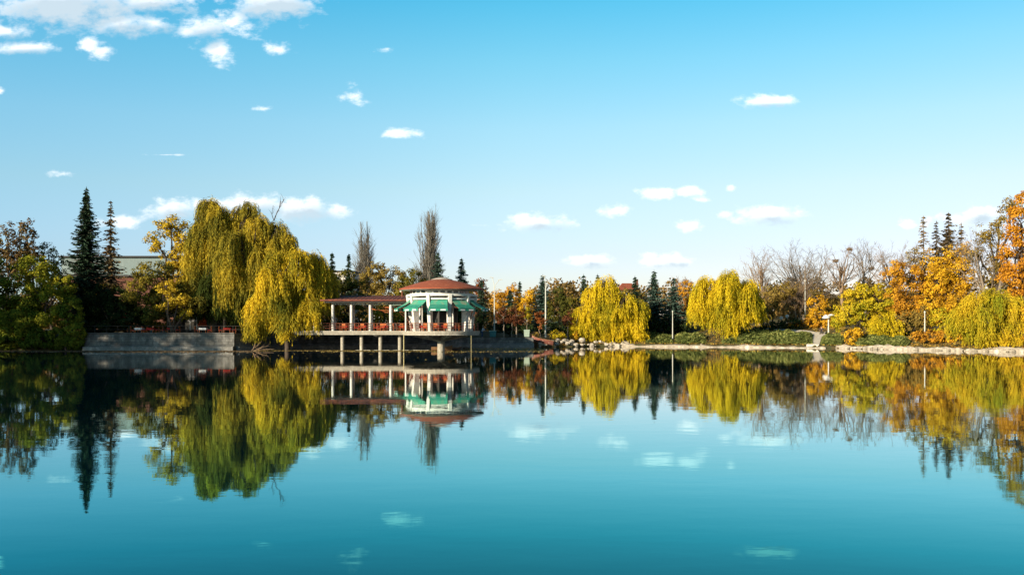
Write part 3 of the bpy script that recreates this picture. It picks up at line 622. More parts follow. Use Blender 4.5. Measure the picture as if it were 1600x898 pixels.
# off-frame trees on the same bank, whose shade lies over the terrace
for i, (x_, y_, h_) in enumerate(((-77, 124, 13), (-87, 106, 19), (-91, 96, 23), (-92, 88, 24), (-94, 80, 25.5), (-95.5, 72.5, 26))):
    pc = 800 + x_ / y_ * F; s_ = y_ / F; pt = lambda z: 510 - (z - CH) / s_
    broadleaf('broad_tree', 'broad green bank tree beyond the bushes, number %s from the water bend' % ('one', 'two', 'three', 'four', 'five', 'six')[i], y_,
              [(pc, pt(h_ * .74), 5 / s_, h_ * .25 / s_), (pc - 10, pt(h_ * .45), 6 / s_, h_ * .26 / s_), (pc, pt(h_ * .2), 5.5 / s_, h_ * .2 / s_)], LM['bush'], pc, leaf=.5, dens=1.0, group='green trees along the bank bend')

# ---- behind the pavilion
bgG = 'autumn trees behind the pavilion'
conifer('spruce_tree', 'dark narrow spruce peeping out beside the hanging willow', 519, 394, 470, 10, 168, LM['spruce'], 1.35, group='small spruces behind the pavilion')
conifer('spruce_tree', 'small pointed spruce left of the shorter poplar', 545, 396, 470, 11, 175, LM['spruce'], 1.35, group='small spruces behind the pavilion')
conifer('spruce_tree', 'bluish spruce in front of the tall poplar', 684, 394, 500, 24, 172, LM['spruce_blue'], 1.35, group='spruces behind the pavilion')
conifer('spruce_tree', 'bluish spruce rising behind the right edge of the rotunda roof', 721, 403, 500, 20, 176, LM['spruce_blue'], 1.35, group='spruces behind the pavilion')
conifer('spruce_tree', 'slim dark spruce between the rotunda roof and the double lamp post', 752, 437, 500, 11, 170, LM['spruce'], 1.35, group='spruces behind the pavilion')
bare_tree('poplar_tree', 'shorter leafless columnar poplar above the pavilion wing', 571, 344, 215, 20, style='poplar', group='bare poplars', cat='poplar tree', bark='bark_grey')
bare_tree('poplar_tree', 'taller leafless columnar poplar behind the rotunda roof', 670, 316, 235, 25, style='poplar', group='bare poplars', cat='poplar tree', bark='bark_grey', dense=.9)
broadleaf('autumn_tree', 'olive and orange tree behind the violet end of the wing roof', 152, [(540, 440, 26, 20), (525, 460, 22, 24), (560, 452, 22, 22), (545, 485, 32, 22)], LM['olive'], 540, leaf=.27, group=bgG)
broadleaf('autumn_tree', 'round tan tree behind the middle of the wing roof', 168, [(590, 422, 20, 16), (612, 436, 30, 24), (578, 442, 22, 22), (600, 470, 36, 30)], LM['tan'], 600, leaf=.27, group=bgG)
broadleaf('autumn_tree', 'brown tree between the tan tree and the rotunda roof', 165, [(646, 440, 22, 22), (630, 455, 18, 24), (660, 460, 22, 28), (650, 490, 28, 22)], LM['olive'], 645, leaf=.27, group=bgG)
broadleaf('autumn_tree', 'yellow leaved tree seen through the wing between its last columns', 146, [(600, 488, 22, 15), (622, 492, 12, 14), (585, 500, 14, 10)], LM['yellow'], 604, leaf=.25, group=bgG)
broadleaf('dark_hedge', 'dark clipped hedge behind the open pavilion wing', 149, [(500, 500, 30, 24), (545, 508, 28, 16), (580, 512, 26, 12), (640, 500, 26, 24), (690, 500, 32, 26), (735, 498, 30, 26)], LM['darkgreen'], 600, leaf=.26, cat='hedge', part='foliage')
# ---- centre
broadleaf('autumn_tree', 'rusty orange tree between the rotunda and the double lamp post', 172, [(752, 455, 14, 22), (745, 480, 20, 24)], LM['rustleaf'], 750, leaf=.26, group=bgG)
broadleaf('autumn_tree', 'orange tree just behind the double lamp post', 170, [(776, 466, 16, 20), (800, 462, 16, 20), (788, 490, 26, 24)], LM['orange'], 790, leaf=.26, group=bgG)
broadleaf('autumn_tree', 'golden tree between the two tall lamp posts', 166, [(828, 466, 16, 20), (818, 482, 16, 18), (838, 490, 16, 20)], LM['gold'], 828, leaf=.26, group=bgG)
conifer('spruce_tree', 'dark spruce in the middle of the orange trees', 797, 452, 515, 18, 160, LM['spruce'], 1.35, group='spruces of the far park')
conifer('spruce_tree', 'small spruce tip poking above the orange trees', 812, 439, 510, 10, 182, LM['spruce'], 1.35, group='spruces of the far park')
conifer('spruce_tree', 'tall broad spruce directly behind the single arm lamp post', 848, 429, 515, 24, 164, LM['spruce_blue'], 1.35, group='spruces of the far park', shape=.75)
broadleaf('autumn_tree', 'dark green tree with orange top between the lamp post and the round willow', 163, [(874, 460, 14, 14), (872, 482, 24, 24), (890, 478, 16, 22)], LM['olive'], 874, leaf=.26, group=bgG)
conifer('spruce_tree', 'spruce behind the upper edge of the round willow', 912, 428, 515, 14, 168, LM['spruce'], 1.35, group='spruces of the far park')
conifer('spruce_tree', 'spruce tip above the crown of the round willow', 934, 428, 515, 12, 172, LM['spruce'], 1.35, group='spruces of the far park')
conifer('spruce_tree', 'spruce beside the red house roof', 992, 431, 515, 18, 170, LM['spruce'], 1.35, group='spruces of the far park')
conifer('spruce_tree', 'bluish spruce with clear pointed tip between the two golden willows', 1022, 421, 520, 24, 163, LM['spruce_blue'], 1.35, group='spruces of the far park')
conifer('spruce_tree', 'broad dark spruce touching the square golden willow', 1053, 434, 520, 26, 161, LM['spruce_blue'], 1.35, group='spruces of the far park', shape=.8)
G_GLOBE = 'round clipped standard trees'
for (px_, py_, r_, h_, lab, m_, Y_) in ((787, 495, 13, 15, 'brown ball shaped standard tree, nearer the double lamp post of the touching pair', 'brownred', 146.5), (807, 494, 14, 17, 'brown ball shaped standard tree with stout pale stem, the other of the touching pair', 'brownred', 146.5),
                                    (844, 499, 11, 15, 'rust red egg shaped small tree at the foot of the single lamp post', 'rustleaf', 147.5), (887, 499, 10, 14, 'rust brown small tree beside the round willow edge', 'brownred', 152)):
    broadleaf('globe_tree', lab, Y_, [(px_, py_, r_, h_, 0)], LM[m_], px_, leaf=.24, dens=1.1, sub=.45, bark='bark_pale', group=G_GLOBE, trunk_r=.14)
broadleaf('young_tree', 'pale straw coloured young tree between the ball trees', 150, [(800, 484, 7, 12, 0)], LM['tan'], 800, leaf=.24, dens=.9, sub=.4, bark='bark_pale', trunk_r=.1)
broadleaf('young_tree', 'slender yellow green sapling between the ball trees and the rust tree', 152, [(823, 490, 6, 12, 0)], LM['yellowgreen'], 823, leaf=.24, dens=.8, sub=.4, bark='bark_pale', trunk_r=.08)
broadleaf('dark_hedge', 'long low dark hedge behind the ball trees', 155, [(775, 512, 18, 10), (800, 514, 20, 10), (828, 513, 20, 10), (856, 513, 20, 11), (884, 513, 18, 12)], LM['darkgreen'], 830, leaf=.28, sub=.5, cat='hedge', part='foliage')
broadleaf('shrub', 'bright green yellow shrub above the rocks', 149.5, [(868, 522, 8, 9), (876, 525, 9, 6)], LM['yellowgreen'], 870, leaf=.2, sub=.35, cat='shrub', part='foliage')
broadleaf('shrub', 'small orange shrub at the foot of the round willow', 151.5, [(898, 525, 7, 8)], LM['gold'], 898, leaf=.2, sub=.35, cat='shrub', part='foliage')
broadleaf('shrub', 'small orange brown shrub above the red boat', 146.5, [(838, 523, 6, 6)], LM['tan'], 838, leaf=.2, sub=.3, cat='shrub', part='foliage')
# ---- right bank willows
willow('weeping_willow', 'round golden willow over the pale rocks, left of the paired spruces', 152.5, 948, [(946, 429, 30, 540), (925, 446, 24, 538), (974, 456, 26, 538), (998, 468, 18, 532), (908, 478, 15, 530), (953, 468, 24, 540), (986, 500, 22, 540), (930, 490, 20, 538)], LM['willow_gold'], .85)
willow('weeping_willow', 'square shaped bright golden willow over the juniper bank', 148.5, 1132, [(1105, 430, 26, 510), (1135, 426, 30, 520), (1166, 436, 22, 515), (1122, 468, 24, 538), (1092, 455, 15, 516), (1150, 465, 20, 520), (1182, 462, 9, 505)], LM['willow_gold'], .9)
willow('weeping_willow', 'wide yellow green willow trailing into the water by the picture edge', 122, 1548, [(1525, 456, 26, 546), (1562, 450, 30, 546), (1504, 478, 18, 540), (1592, 462, 22, 548), (1545, 490, 28, 547), (1580, 500, 22, 547)], LM['willow_right'], .9)
willow('weeping_willow', 'little drooping yellow willow among the round yellow tree and junipers', 138, 1381, [(1376, 486, 13, 530), (1390, 484, 14, 528)], LM['willow_gold'], 1.0, leafL=.32)
# ---- bare trees
bare_tree('bare_tree', 'slim pinkish leafless tree behind the edge of the square willow', 1187, 384, 170, 15, 2, bark='bark_tan', dense=.9)
bare_tree('bare_tree', 'widest leafless tree with fanned branches', 1258, 371, 174, 50, 4, dense=1.0, bark='bark_pale')
NEST = {}
bare_tree('bare_tree', 'leafless tree with crow nests and a thick pale trunk', 1318, 378, 166, 34, 1, bark='bark_tan', fork=.55, dense=.8, trunk_r=.4); NEST[0] = LV[:]
bare_tree('bare_tree', 'leafless tree with dense twigs between the nest tree and the conifers', 1354, 366, 170, 30, 1, bark='bark_pale', fork=.5, dense=1.1); NEST[1] = LV[:]
bare_tree('bare_tree', 'faint pink leafless tree behind the orange maples', 1398, 375, 178, 26, 3, bark='bark_tan', dense=.8)
bare_tree('bare_tree', 'small reddish leafless tree behind the broad dark spruce', 1066, 428, 176, 14, 3, bark='bark_tan', dense=.8)
bare_tree('bare_tree', 'low tan leafless tree in front of the widest bare tree', 1245, 430, 162, 22, 3, bark='bark_tan', dense=.9)
# ---- right mid ground
rG = 'autumn trees of the right bank'
broadleaf('autumn_tree', 'orange tree in the gap between broad spruce and square willow', 165, [(1072, 452, 14, 18), (1078, 485, 16, 24)], LM['orange'], 1074, leaf=.26, group=rG)
broadleaf('autumn_tree', 'tan gold tree right beside the square willow', 160, [(1205, 462, 22, 20), (1198, 486, 20, 18), (1225, 455, 18, 16)], LM['tan'], 1205, leaf=.26, group=rG)
broadleaf('autumn_tree', 'pale brown bush tree under the widest bare tree', 163, [(1246, 465, 20, 24), (1250, 492, 18, 18), (1232, 485, 18, 18)], LM['larch'], 1246, leaf=.3, dens=.8, group=rG)
broadleaf('autumn_tree', 'small orange tree by the path and the globe lamp', 158, [(1278, 478, 18, 20), (1290, 498, 14, 16), (1268, 498, 14, 16)], LM['gold'], 1278, leaf=.25, group=rG)
broadleaf('autumn_tree', 'round lemon yellow tree right of the path', 139, [(1345, 466, 34, 26), (1325, 488, 26, 26), (1368, 468, 28, 26), (1350, 500, 26, 18), (1310, 500, 14, 18)], LM['yellowgreen'], 1345, leaf=.26, dens=1.1, group=rG)
broadleaf('autumn_tree', 'orange maple right behind the lemon yellow tree', 153, [(1395, 428, 20, 24), (1425, 438, 28, 30), (1418, 478, 30, 26), (1398, 468, 20, 26)], LM['orange'], 1412, leaf=.27, dens=.95, group=rG)
broadleaf('autumn_tree', 'golden maple in front of the thin conifers', 151, [(1468, 440, 28, 34), (1486, 470, 30, 32), (1452, 484, 26, 26), (1505, 430, 20, 34)], LM['gold'], 1472, leaf=.27, dens=.95, group=rG)
broadleaf('autumn_tree', 'loose golden tree mingling with the thin conifers', 155, [(1455, 408, 18, 22), (1485, 402, 20, 24), (1508, 396, 16, 24), (1470, 420, 22, 20)], LM['gold'], 1480, leaf=.25, dens=.45, sub=.6, gap=.2, group=rG)
broadleaf('autumn_tree', 'small ochre tree between the faint bare tree and the conifers', 160, [(1428, 402, 16, 20), (1450, 430, 18, 26)], LM['tan'], 1438, leaf=.25, dens=.5, group=rG)
cG = 'thin conifers of the right bank'
conifer('larch_tree', 'tallest needleless grey conifer skeleton of the right bank', 1443, 337, 455, 21, 157, LM['larch'], .55, .1, bark='bark_pale', nb=6, step=.45, group=cG, cat='larch tree')
conifer('larch_tree', 'thin brownish conifer between the grey skeleton and the greener conifer', 1463, 345, 455, 20, 158, LM['spruce_thin'], .95, .2, nb=7, step=.42, group=cG, cat='larch tree')
conifer('spruce_tree', 'greenish conifer rising above the golden maple', 1482, 332, 455, 27, 157, LM['spruce_thin'], 1.2, .25, nb=11, step=.5, group=cG)
conifer('larch_tree', 'reddish thin conifer next to the big sparse tree', 1502, 348, 455, 22, 158, LM['larch'], .8, .15, nb=7, step=.42, group=cG, cat='larch tree')
bare_tree('broad_tree', 'big olive tree with exposed pale limbs, nearly stripped of leaves', 1548, 340, 141, 44, 2, bark='bark_pale', dense=.8, group=None, cat='tree')
_bt = [o for o in bpy.data.objects if o.name == 'broad_tree.004']
broadleaf('broad_tree', 'olive gold tree top above the golden maple, behind the orange edge tree', 143, [(1575, 322, 24, 18), (1545, 368, 26, 24), (1528, 396, 16, 22), (1562, 350, 18, 18), (1556, 420, 26, 30)], LM['tan'], 1560, leaf=.26, dens=.55, sub=.7, gap=.2)
broadleaf('autumn_tree', 'tall deep orange tree at the picture edge', 131, [(1592, 350, 26, 40), (1585, 400, 32, 46), (1608, 320, 30, 24), (1590, 440, 34, 30), (1625, 400, 30, 60)], LM['deep'], 1600, leaf=.27, dens=1.05, group=rG)
broadleaf('autumn_tree', 'bright yellow maple in front of the trailing willow at the picture edge', 117.5, [(1598, 490, 14, 16, -1.5), (1600, 522, 12, 22, -1.5), (1622, 500, 20, 40)], LM['gold'], 1612, leaf=.25, group=rG)
broadleaf('shrub', 'leafy green yellow shrub beside the slim pale post', 131, [(1474, 500, 22, 20), (1494, 508, 16, 20)], LM['yellowgreen'], 1476, leaf=.28, sub=.5, cat='shrub', part='foliage')
broadleaf('shrub', 'low rusty orange shrub along the water by the slim pale post', 129.5, [(1436, 526, 16, 12), (1456, 526, 18, 13), (1480, 526, 20, 14), (1505, 530, 16, 12)], LM['orange'], 1470, leaf=.24, sub=.45, cat='shrub', part='foliage')
broadleaf('shrub', 'orange shrub hanging over the bank under the lemon yellow tree', 136.5, [(1328, 528, 12, 14), (1338, 520, 12, 12)], LM['gold'], 1330, leaf=.26, sub=.4, cat='shrub', part='foliage')
broadleaf('shrub', 'dark rounded shrub shaded beside the square willow', 158, [(1215, 508, 20, 12), (1238, 505, 18, 10), (1190, 508, 14, 10)], LM['darkgreen'], 1215, leaf=.28, sub=.5, cat='shrub', part='foliage')
broadleaf('shrub', 'dark shrub behind the little drooping willow', 139, [(1410, 515, 14, 14), (1420, 505, 12, 12)], LM['darkgreen'], 1412, leaf=.28, sub=.5, cat='shrub', part='foliage')
broadleaf('shrub', 'dark shrub mass under the paired spruces', 158, [(1020, 505, 16, 16), (1045, 505, 16, 16), (1066, 510, 12, 12)], LM['darkgreen'], 1035, leaf=.3, sub=.5, cat='shrub', part='foliage')
broadleaf('shrub', 'tall tan shrub between the orange maple and the slim pale post', 138, [(1420, 505, 20, 20), (1438, 498, 16, 22)], LM['tan'], 1428, leaf=.28, sub=.5, cat='shrub', part='foliage')
broadleaf('shrub', 'golden shrub behind the leafy green yellow shrub', 140, [(1462, 492, 22, 22), (1490, 488, 22, 24), (1510, 498, 18, 22)], LM['gold'], 1485, leaf=.28, sub=.5, cat='shrub', part='foliage')
broadleaf('shrub', 'orange shrub hedge along the upper footpath', 158, [(1262, 505, 18, 9), (1290, 508, 18, 9), (1240, 506, 12, 8)], LM['orange'], 1270, leaf=.26, sub=.45, cat='shrub', part='foliage')
broadleaf('autumn_tree', 'brown gold tree hiding the foot of the tiled house', 176, [(985, 462, 20, 13), (968, 468, 14, 16), (1002, 468, 14, 16)], LM['tan'], 985, leaf=.26, group=bgG)
broadleaf('autumn_tree', 'tan gold tree in front of the pale house by the nest tree', 168, [(1296, 476, 16, 14), (1318, 468, 16, 18), (1305, 492, 18, 12), (1275, 462, 14, 12)], LM['tan'], 1300, leaf=.26, dens=.8, group=rG)
# far wood closing the view
def far_wood():
    rng = nrng(); C = []; 
    for k in range(420):
        x_ = rng.uniform(-170, 190); y_ = rng.uniform(185, 235); h_ = rng.uniform(4, 9.5) * (1.1 if x_ < -20 else .95); r_ = rng.uniform(2, 4)
        g_ = gz(x_, y_); d = nrm(rng.normal(size=(260, 3))) * rng.uniform(.4, 1, (260, 1)) ** .4
        C.append(np.array([x_, y_, g_ + h_ * .5]) + d * np.array([r_, r_, h_ * .5]))
    C = np.concatenate(C); T = nrm(rng.normal(size=C.shape)); B = nrm(np.cross(T, rng.normal(size=C.shape))); V, f = cards(C, T, B, .75, .5)
    setp(mesh('far_wood', V, f, leaf_mat('leaf_far', [(.05, .055, .02), (.15, .10, .035), (.28, .17, .05), (.09, .08, .03)], .05, mixn=.7), rnd=rng.random(len(C))), kind='stuff', label='distant mixed autumn wood behind the park trees')
far_wood()

# nests in the bare tree
for i, (px_, py_) in enumerate(((1306, 407), (1328, 391), (1315, 424), (1366, 420))):
    rng = nrng(); pts_, (g_, zm_, H_) = NEST[i == 3]; pts_ = pts_.copy(); pts_[:, 2] = g_ + (pts_[:, 2] - g_) * min(1.15, max(.85, H_ / (zm_ - g_))); tg = P(px_, py_, pts_[0, 1]); c = pts_[np.argmin(((pts_ - tg) * np.array([1, .3, 1])) ** 2 @ np.ones(3))]; n = 160; a = rng.uniform(0, 6.28, n); ph = rng.uniform(-.9, .5, n); o = np.stack([np.cos(a) * np.cos(ph), np.sin(a) * np.cos(ph), np.sin(ph) * .7], 1)
    tn = nrm(np.cross(o, np.array([0, 0, 1.])) + rng.normal(size=o.shape) * .5); V, f = segs(c + o * .34 - tn * .3, c + o * .34 + tn * .3, np.full(n, .025), np.full(n, .015), 3)
    th = thing('bird_nest', ('twig nest low on the near limb of the pale trunk', 'highest twig nest in the nest tree', 'twig nest against the pale trunk, lowest of three', 'lone twig nest in the dense twigged bare tree')[i], 'nest', c, 'crow nests')
    mesh('nest_twigs', V, f, M['bark_tan'], th)

# ---- juniper banks
def juniper(label, px0, px1, d0, d1, h, n=9000, name='juniper_hedge'):
    rng = nrng(); pm = (px0 + px1) / 2; xm = X(pm, 146); org = np.array([xm, shore_y(xm) + (d0 + d1) / 2, 0]); org[2] = gz(org[0], org[1]); t_ = thing(name, label, 'hedge', org, 'spreading junipers on the far bank')
    q = rng.uniform(0, 1, n); dd = rng.uniform(d0, d1, n); px_ = px0 + (px1 - px0) * q
    y_ = 143 + 0 * q
    for _ in range(4): x_ = (px_ - 800) / F * y_; y_ = shore_y(x_) + dd
    e = np.minimum(np.minimum(q, 1 - q) * (px1 - px0) / 10.5, np.minimum(dd - d0, d1 - dd) * 1.3); prof = np.clip(e / 1.3, 0, 1) ** .5
    bumpy = .62 + .38 * np.sin(x_ * 1.7 + 1.3 * np.sin(y_ * .9)) * np.sin(y_ * 1.9 + x_ * .4)
    z_ = ground_z(x_, y_) + h * prof * bumpy * rng.uniform(.25, 1.05, n) ** .6
    C = np.stack([x_, y_, z_], 1); T = nrm(np.stack([rng.normal(.4, .6, n), rng.normal(-.5, .5, n), rng.uniform(-.05, .55, n)], 1)); B = nrm(np.cross(T, rng.normal(size=T.shape) + np.array([0, 0, 1.5])))
    V, f = cards(C, T, B, .62 * rng.uniform(.6, 1.3, n), .17); mesh('foliage', V, f, LM['juniper'], t_, rnd=rng.random(n))
    return t_
juniper('juniper mound left of the slim lamp post, beside the round willow', 1010, 1050, 1.2, 8, 1.1, 5000)
juniper('juniper mound between the slim lamp post and the square willow', 1056, 1102, 1.2, 8, 1.2, 6000)
juniper('longest juniper bank, from the square willow to the path', 1128, 1268, 1.2, 11, 1.2, 18000)
juniper('juniper mound just across the path, below the globe lamp', 1284, 1318, 1.2, 9, 1.1, 5000)
juniper('juniper bank under the lemon yellow tree and little willow', 1336, 1432, 1.5, 8, 1.0, 9000)

# ------------------------------------------------------------------ right bank stone edging, path
def edging(label, x0, x1, h, w, seed):
    rng = np.random.default_rng(seed); xs = np.arange(x0, x1, .45); ys = shore_y(xs); V = []; Fs = []
    n = len(xs); hh = h * np.clip(1 + .35 * np.convolve(rng.normal(size=n + 4), np.ones(5) / 2.2, 'valid')[:n], .35, 1.7); ww = w * (1 + .25 * rng.normal(size=n) * .6)
    for i in range(n):
        x_, y_ = xs[i], ys[i]; j = rng.normal(size=6) * .06
        V += [(x_, y_ - .55 + j[0], -.8), (x_, y_ - .35 + j[1], hh[i] * .6), (x_ + j[4], y_ - .12 + j[2], hh[i]), (x_, y_ + ww[i], hh[i] + .06 + j[3]), (x_, y_ + ww[i] + .4, -.5)]
    for i in range(n - 1): Fs += [(5 * i + k, 5 * i + k + 1, 5 * i + 6 + k, 5 * i + 5 + k)[::-1] for k in range(4)]
    return setp(mesh('stone_edging', V, Fs, M['stone_edge']), label, 'stone edging', 'pale stone edging along the far waterline')
edging('pale stone edging at the waterline from the round willow to the path', 15, 45.2, .24, 1.0, 3)
edging('pale broken stone edging at the waterline from the path to the picture edge', 46.6, 70, .42, 1.1, 4)

pth = []
for (px_, d_, w_) in ((1270, .2, 1.0), (1271, 2.5, 1.0), (1272, 5, 1.1), (1275, 7.5, 1.2), (1279, 9.5, 1.5), (1278, 11.5, 1.6), (1270, 13, 1.4), (1258, 14.5, 1.2), (1240, 16, 1.2), (1215, 18, 1.2), (1180, 20, 1.2)):
    y_ = 140.0
    for _ in range(5): x_ = X(px_, y_); y_ = float(shore_y(x_)) + d_
    pth.append((x_, y_, w_))
V = []; Fs = []
dense_p = []
for a, b_ in zip(pth[:-1], pth[1:]):
    for k in range(5): dense_p.append(tuple(a[i] + (b_[i] - a[i]) * k / 5 for i in range(3)))
dense_p.append(pth[-1])
for i, (x_, y_, w_) in enumerate(dense_p):
    a = dense_p[max(i - 1, 0)]; b_ = dense_p[min(i + 1, len(dense_p) - 1)]; d = Vector((b_[0] - a[0], b_[1] - a[1])).normalized(); n = Vector((-d.y, d.x))
    for k in (-1, -.33, .33, 1): xx, yy = x_ + n.x * w_ * k * .9, y_ + n.y * w_ * k * .9; V.append((xx, yy, gz(xx, yy) + .10))
for i in range(len(dense_p) - 1): Fs += [(4 * i + k, 4 * i + k + 1, 4 * i + 5 + k, 4 * i + 4 + k) for k in range(3)]
setp(mesh('path', V, Fs, M['path']), kind='structure', label='pale footpath winding up from the water between the junipers')

# rocks
def rock(name, label, c, r, seed, group, m='stone', flat=.62):
    import bmesh
    rng = random.Random(seed); bm = bmesh.new(); bmesh.ops.create_icosphere(bm, subdivisions=2, radius=1)
    pl = [(Vector((rng.gauss(0, 1), rng.gauss(0, 1), rng.gauss(0, 1))).normalized(), rng.uniform(.62, .95)) for _ in range(9)]
    for v_ in bm.verts:
        p = v_.co.copy()
        for n_, d_ in pl:
            e = p.dot(n_) - d_
            if e > 0: p -= n_ * e
        v_.co = Vector((p.x * r[0], p.y * r[1], p.z * r[2])) * rng.uniform(.97, 1.03)
    me = bpy.data.meshes.new(name); bm.to_mesh(me); bm.free(); me.materials.append(M[m])
    o = bpy.data.objects.new(name, me); COL.objects.link(o); o.location = tuple(map(float, c)); o.rotation_euler = (0, 0, rng.uniform(0, 6.28))
    return setp(o, label, 'rock', group)
rr = random.Random(5)
RK = 'pale rocks heaped along the water below the round willow'
big = [(870, 537, 9, 'grey shadowed rock right of the boat'), (910, 531, 12, 'large flat topped pale boulder at the willow foot'), (895, 534, 7, 'pale rock under the small orange shrub'), (925, 538, 8, 'pale rock at the waterline in the middle of the willow'),
       (948, 538, 8, 'rounded pale rock at the waterline under the willow'), (960, 537, 6, 'last big pale rock toward the stone edging'), (900, 540, 8, 'brightest white rock at the waterline'), (886, 537, 6, 'angular pale rock in the middle of the heap'), (938, 533, 6, 'grey upright rock under hanging willow strands')]
for i, (px_, py_, w_, lab) in enumerate(big):
    Y_ = float(shore_y(X(px_, 149))) + (.0 if py_ > 535 else 1.3); s_ = Y_ / F; c = P(px_, py_, Y_); c[2] = max(.15, c[2]); rock('rock', lab, c, (w_ * s_ * .5, w_ * s_ * .46, w_ * s_ * .34), 40 + i, RK)
for i in range(58):
    px_ = rr.uniform(842, 985); x_ = X(px_, 149); k = rr.random(); Y_ = float(shore_y(x_)) - .5 + 3.0 * k; x_ = X(px_, Y_); r_ = rr.uniform(.14, .5)
    rock('rock', 'small pale rock among the heap below the round willow', (x_, Y_, .12 + .95 * k * (1 if px_ < 905 else .7)), (r_ * 1.2, r_, r_ * .75), 200 + i, 'small pale rocks of the lakeside heap')
for i in range(26):
    px_ = rr.choice((rr.uniform(1325, 1400), rr.uniform(1400, 1590))); Y_ = 128.0
    for _ in range(5): x_ = X(px_, Y_); Y_ = float(shore_y(x_)) - .4
    r_ = rr.uniform(.22, .5); rock('rock', 'block fallen from the broken stone edging near the yellow trees', (x_, Y_, .12), (r_ * 1.5, r_, r_ * .7), 500 + i, 'fallen blocks along the broken stone edging', 'stone_edge')

# ------------------------------------------------------------------ the pavilion
RC = np.array((-8.87, 121.0)); DZ = 2.54
pav = thing('pavilion', 'round white lakeside pavilion with red roof, green awnings and a long open wing on posts', 'pavilion', (RC[0], RC[1], 0))
def ang_pt(a, r): return (RC[0] + r * math.sin(a), RC[1] - r * math.cos(a))     # a = 0 faces the camera, positive to the right
rd = 4.75; dx = math.sqrt(rd ** 2 - 3.5 ** 2); a_end = math.pi - math.asin(dx / rd)
poly = [(-29.5, 124.5), (-12.07, 124.5)]
poly = [(-29.5, 124.5)] + [ang_pt(-a_end + 2 * a_end * k / 56, rd) for k in range(57)] + [(RC[0] + dx, 139.0), (-29.5, 136.4)]
MB().prism(poly, 2.06, DZ).build('deck', M['concrete'], pav)
# edge band slightly proud of the slab
eb = MB(); ring = poly[:-2]
for a, b_ in zip(ring[:-1], ring[1:]):
    d = Vector((b_[0] - a[0], b_[1] - a[1], 0)).normalized(); n = Vector((d.y, -d.x, 0)) * .06
    eb.add([(a[0], a[1], 2.3), (b_[0], b_[1], 2.3), (b_[0] + n.x, b_[1] + n.y, 2.3), (a[0] + n.x, a[1] + n.y, 2.3), (a[0], a[1], DZ + .04), (b_[0], b_[1], DZ + .04), (b_[0] + n.x, b_[1] + n.y, DZ + .04), (a[0] + n.x, a[1] + n.y, DZ + .04)],
           [(0, 3, 2, 1), (4, 5, 6, 7), (0, 1, 5, 4), (1, 2, 6, 5), (2, 3, 7, 6), (3, 0, 4, 7)])
eb.build('deck_edge', M['concrete'], pav)
# supports
for px_, r_ in ((535, .24), (565, .24), (594.5, .25), (625, .26)):
    x_ = X(px_, 125.6); MB().rod((x_, 125.6, -1.4), (x_, 125.6, 2.055), r_, n=18).build('support_post', M['concrete'], pav, smooth=True)
mb = MB(); mb.lathe((RC[0] - .05, RC[1] - .3, 0), [(.46, -1.5), (.46, 1.35), (.52, 1.5), (.75, 1.66), (.78, 1.70)], 24); mb.build('mushroom_pillar', M['concrete'], pav, smooth=True)
br_ = MB()
for k in range(8):
    a = math.pi / 8 + k * math.pi / 4; d = np.array((math.sin(a), -math.cos(a))); n = np.array((d[1], -d[0])) * .16; c0 = RC + np.array((-.05, -.3))
    p = [c0 + d * .4, c0 + d * 3.6]; V = []
    for q, z0, z1 in ((p[0], 1.25, 2.05), (p[1], 1.88, 2.05)):
        for sg in (-1, 1): V += [(*(q + n * sg), z0), (*(q + n * sg), z1)]
    br_.add(V, [(0, 2, 3, 1), (4, 5, 7, 6), (0, 1, 5, 4), (2, 6, 7, 3), (1, 3, 7, 5), (0, 4, 6, 2)])
br_.build('bracket', M['concrete'], pav)
for px_, Y_ in ((631, 120.5), (736.2, 117.0)):
    x_ = X(px_, Y_); MB().rod((x_, Y_, -1.5), (x_, Y_, 2.05), .06 if px_ < 700 else .025).build('drain_pipe', M['pole_yellow'], pav, smooth=True)
# rotunda fins
NF = 10; A = [R(18 + 36 * k) for k in range(-5, 5)]
for a in A:
    d = np.array((math.sin(a), -math.cos(a))); n = np.array((d[1], -d[0])) * .2; V = []
    for z, r0_, r1_ in ((DZ, 3.40, 3.92), (7.06, 3.40, 4.50)):
        for r_, sg in ((r0_, -1), (r1_, -1), (r1_, 1), (r0_, 1)): V.append((*(RC + d * r_ + n * sg), z))
    MB().add(V, [(0, 3, 2, 1), (4, 5, 6, 7), (0, 1, 5, 4), (1, 2, 6, 5), (2, 3, 7, 6), (3, 0, 4, 7)]).build('fin_column', [M['render_white']], pav)
# brick faced lower/upper panels on the side faces of two rear fins are part of the wear of the render
rb = MB(); rb.lathe((RC[0], RC[1], 0), [(4.0, 6.88), (4.40, 6.88), (4.40, 7.12), (4.0, 7.12), (4.0, 6.88)], 60); rb.build('ring_beam', M['render_white'], pav, smooth=True)
rb = MB(); rb.lathe((RC[0], RC[1], 0), [(3.85, 6.44), (4.22, 6.44), (4.22, 6.64), (3.85, 6.64), (3.85, 6.44)], 60); rb.build('lower_beam', M['render_white'], pav, smooth=True)
cl = MB(); cl.lathe((RC[0], RC[1], 0), [(3.98, 7.12), (3.98, 7.72)], 60); cl.build('clerestory_wall', M['render_white'], pav, smooth=True)
for k in range(30):
    a = R(12 * k + 6); c = ang_pt(a, 4.0); MB().box((c[0], c[1], 7.38), (.56, .06, .26), a).build('clerestory_window', M['glass'], pav)
sf = MB(); sf.lathe((RC[0], RC[1], 0), [(3.98, 7.70), (5.12, 7.66), (5.22, 7.66), (5.22, 7.80)], 60); sf.build('eaves', M['render_white'], pav)
rf = MB(); rf.lathe((RC[0], RC[1], 0), [(5.34, 7.70), (5.34, 7.84), (4.2, 8.24), (2.8, 8.66), (1.3, 8.99), (.9, 9.04), (.0, 9.06)], 40)
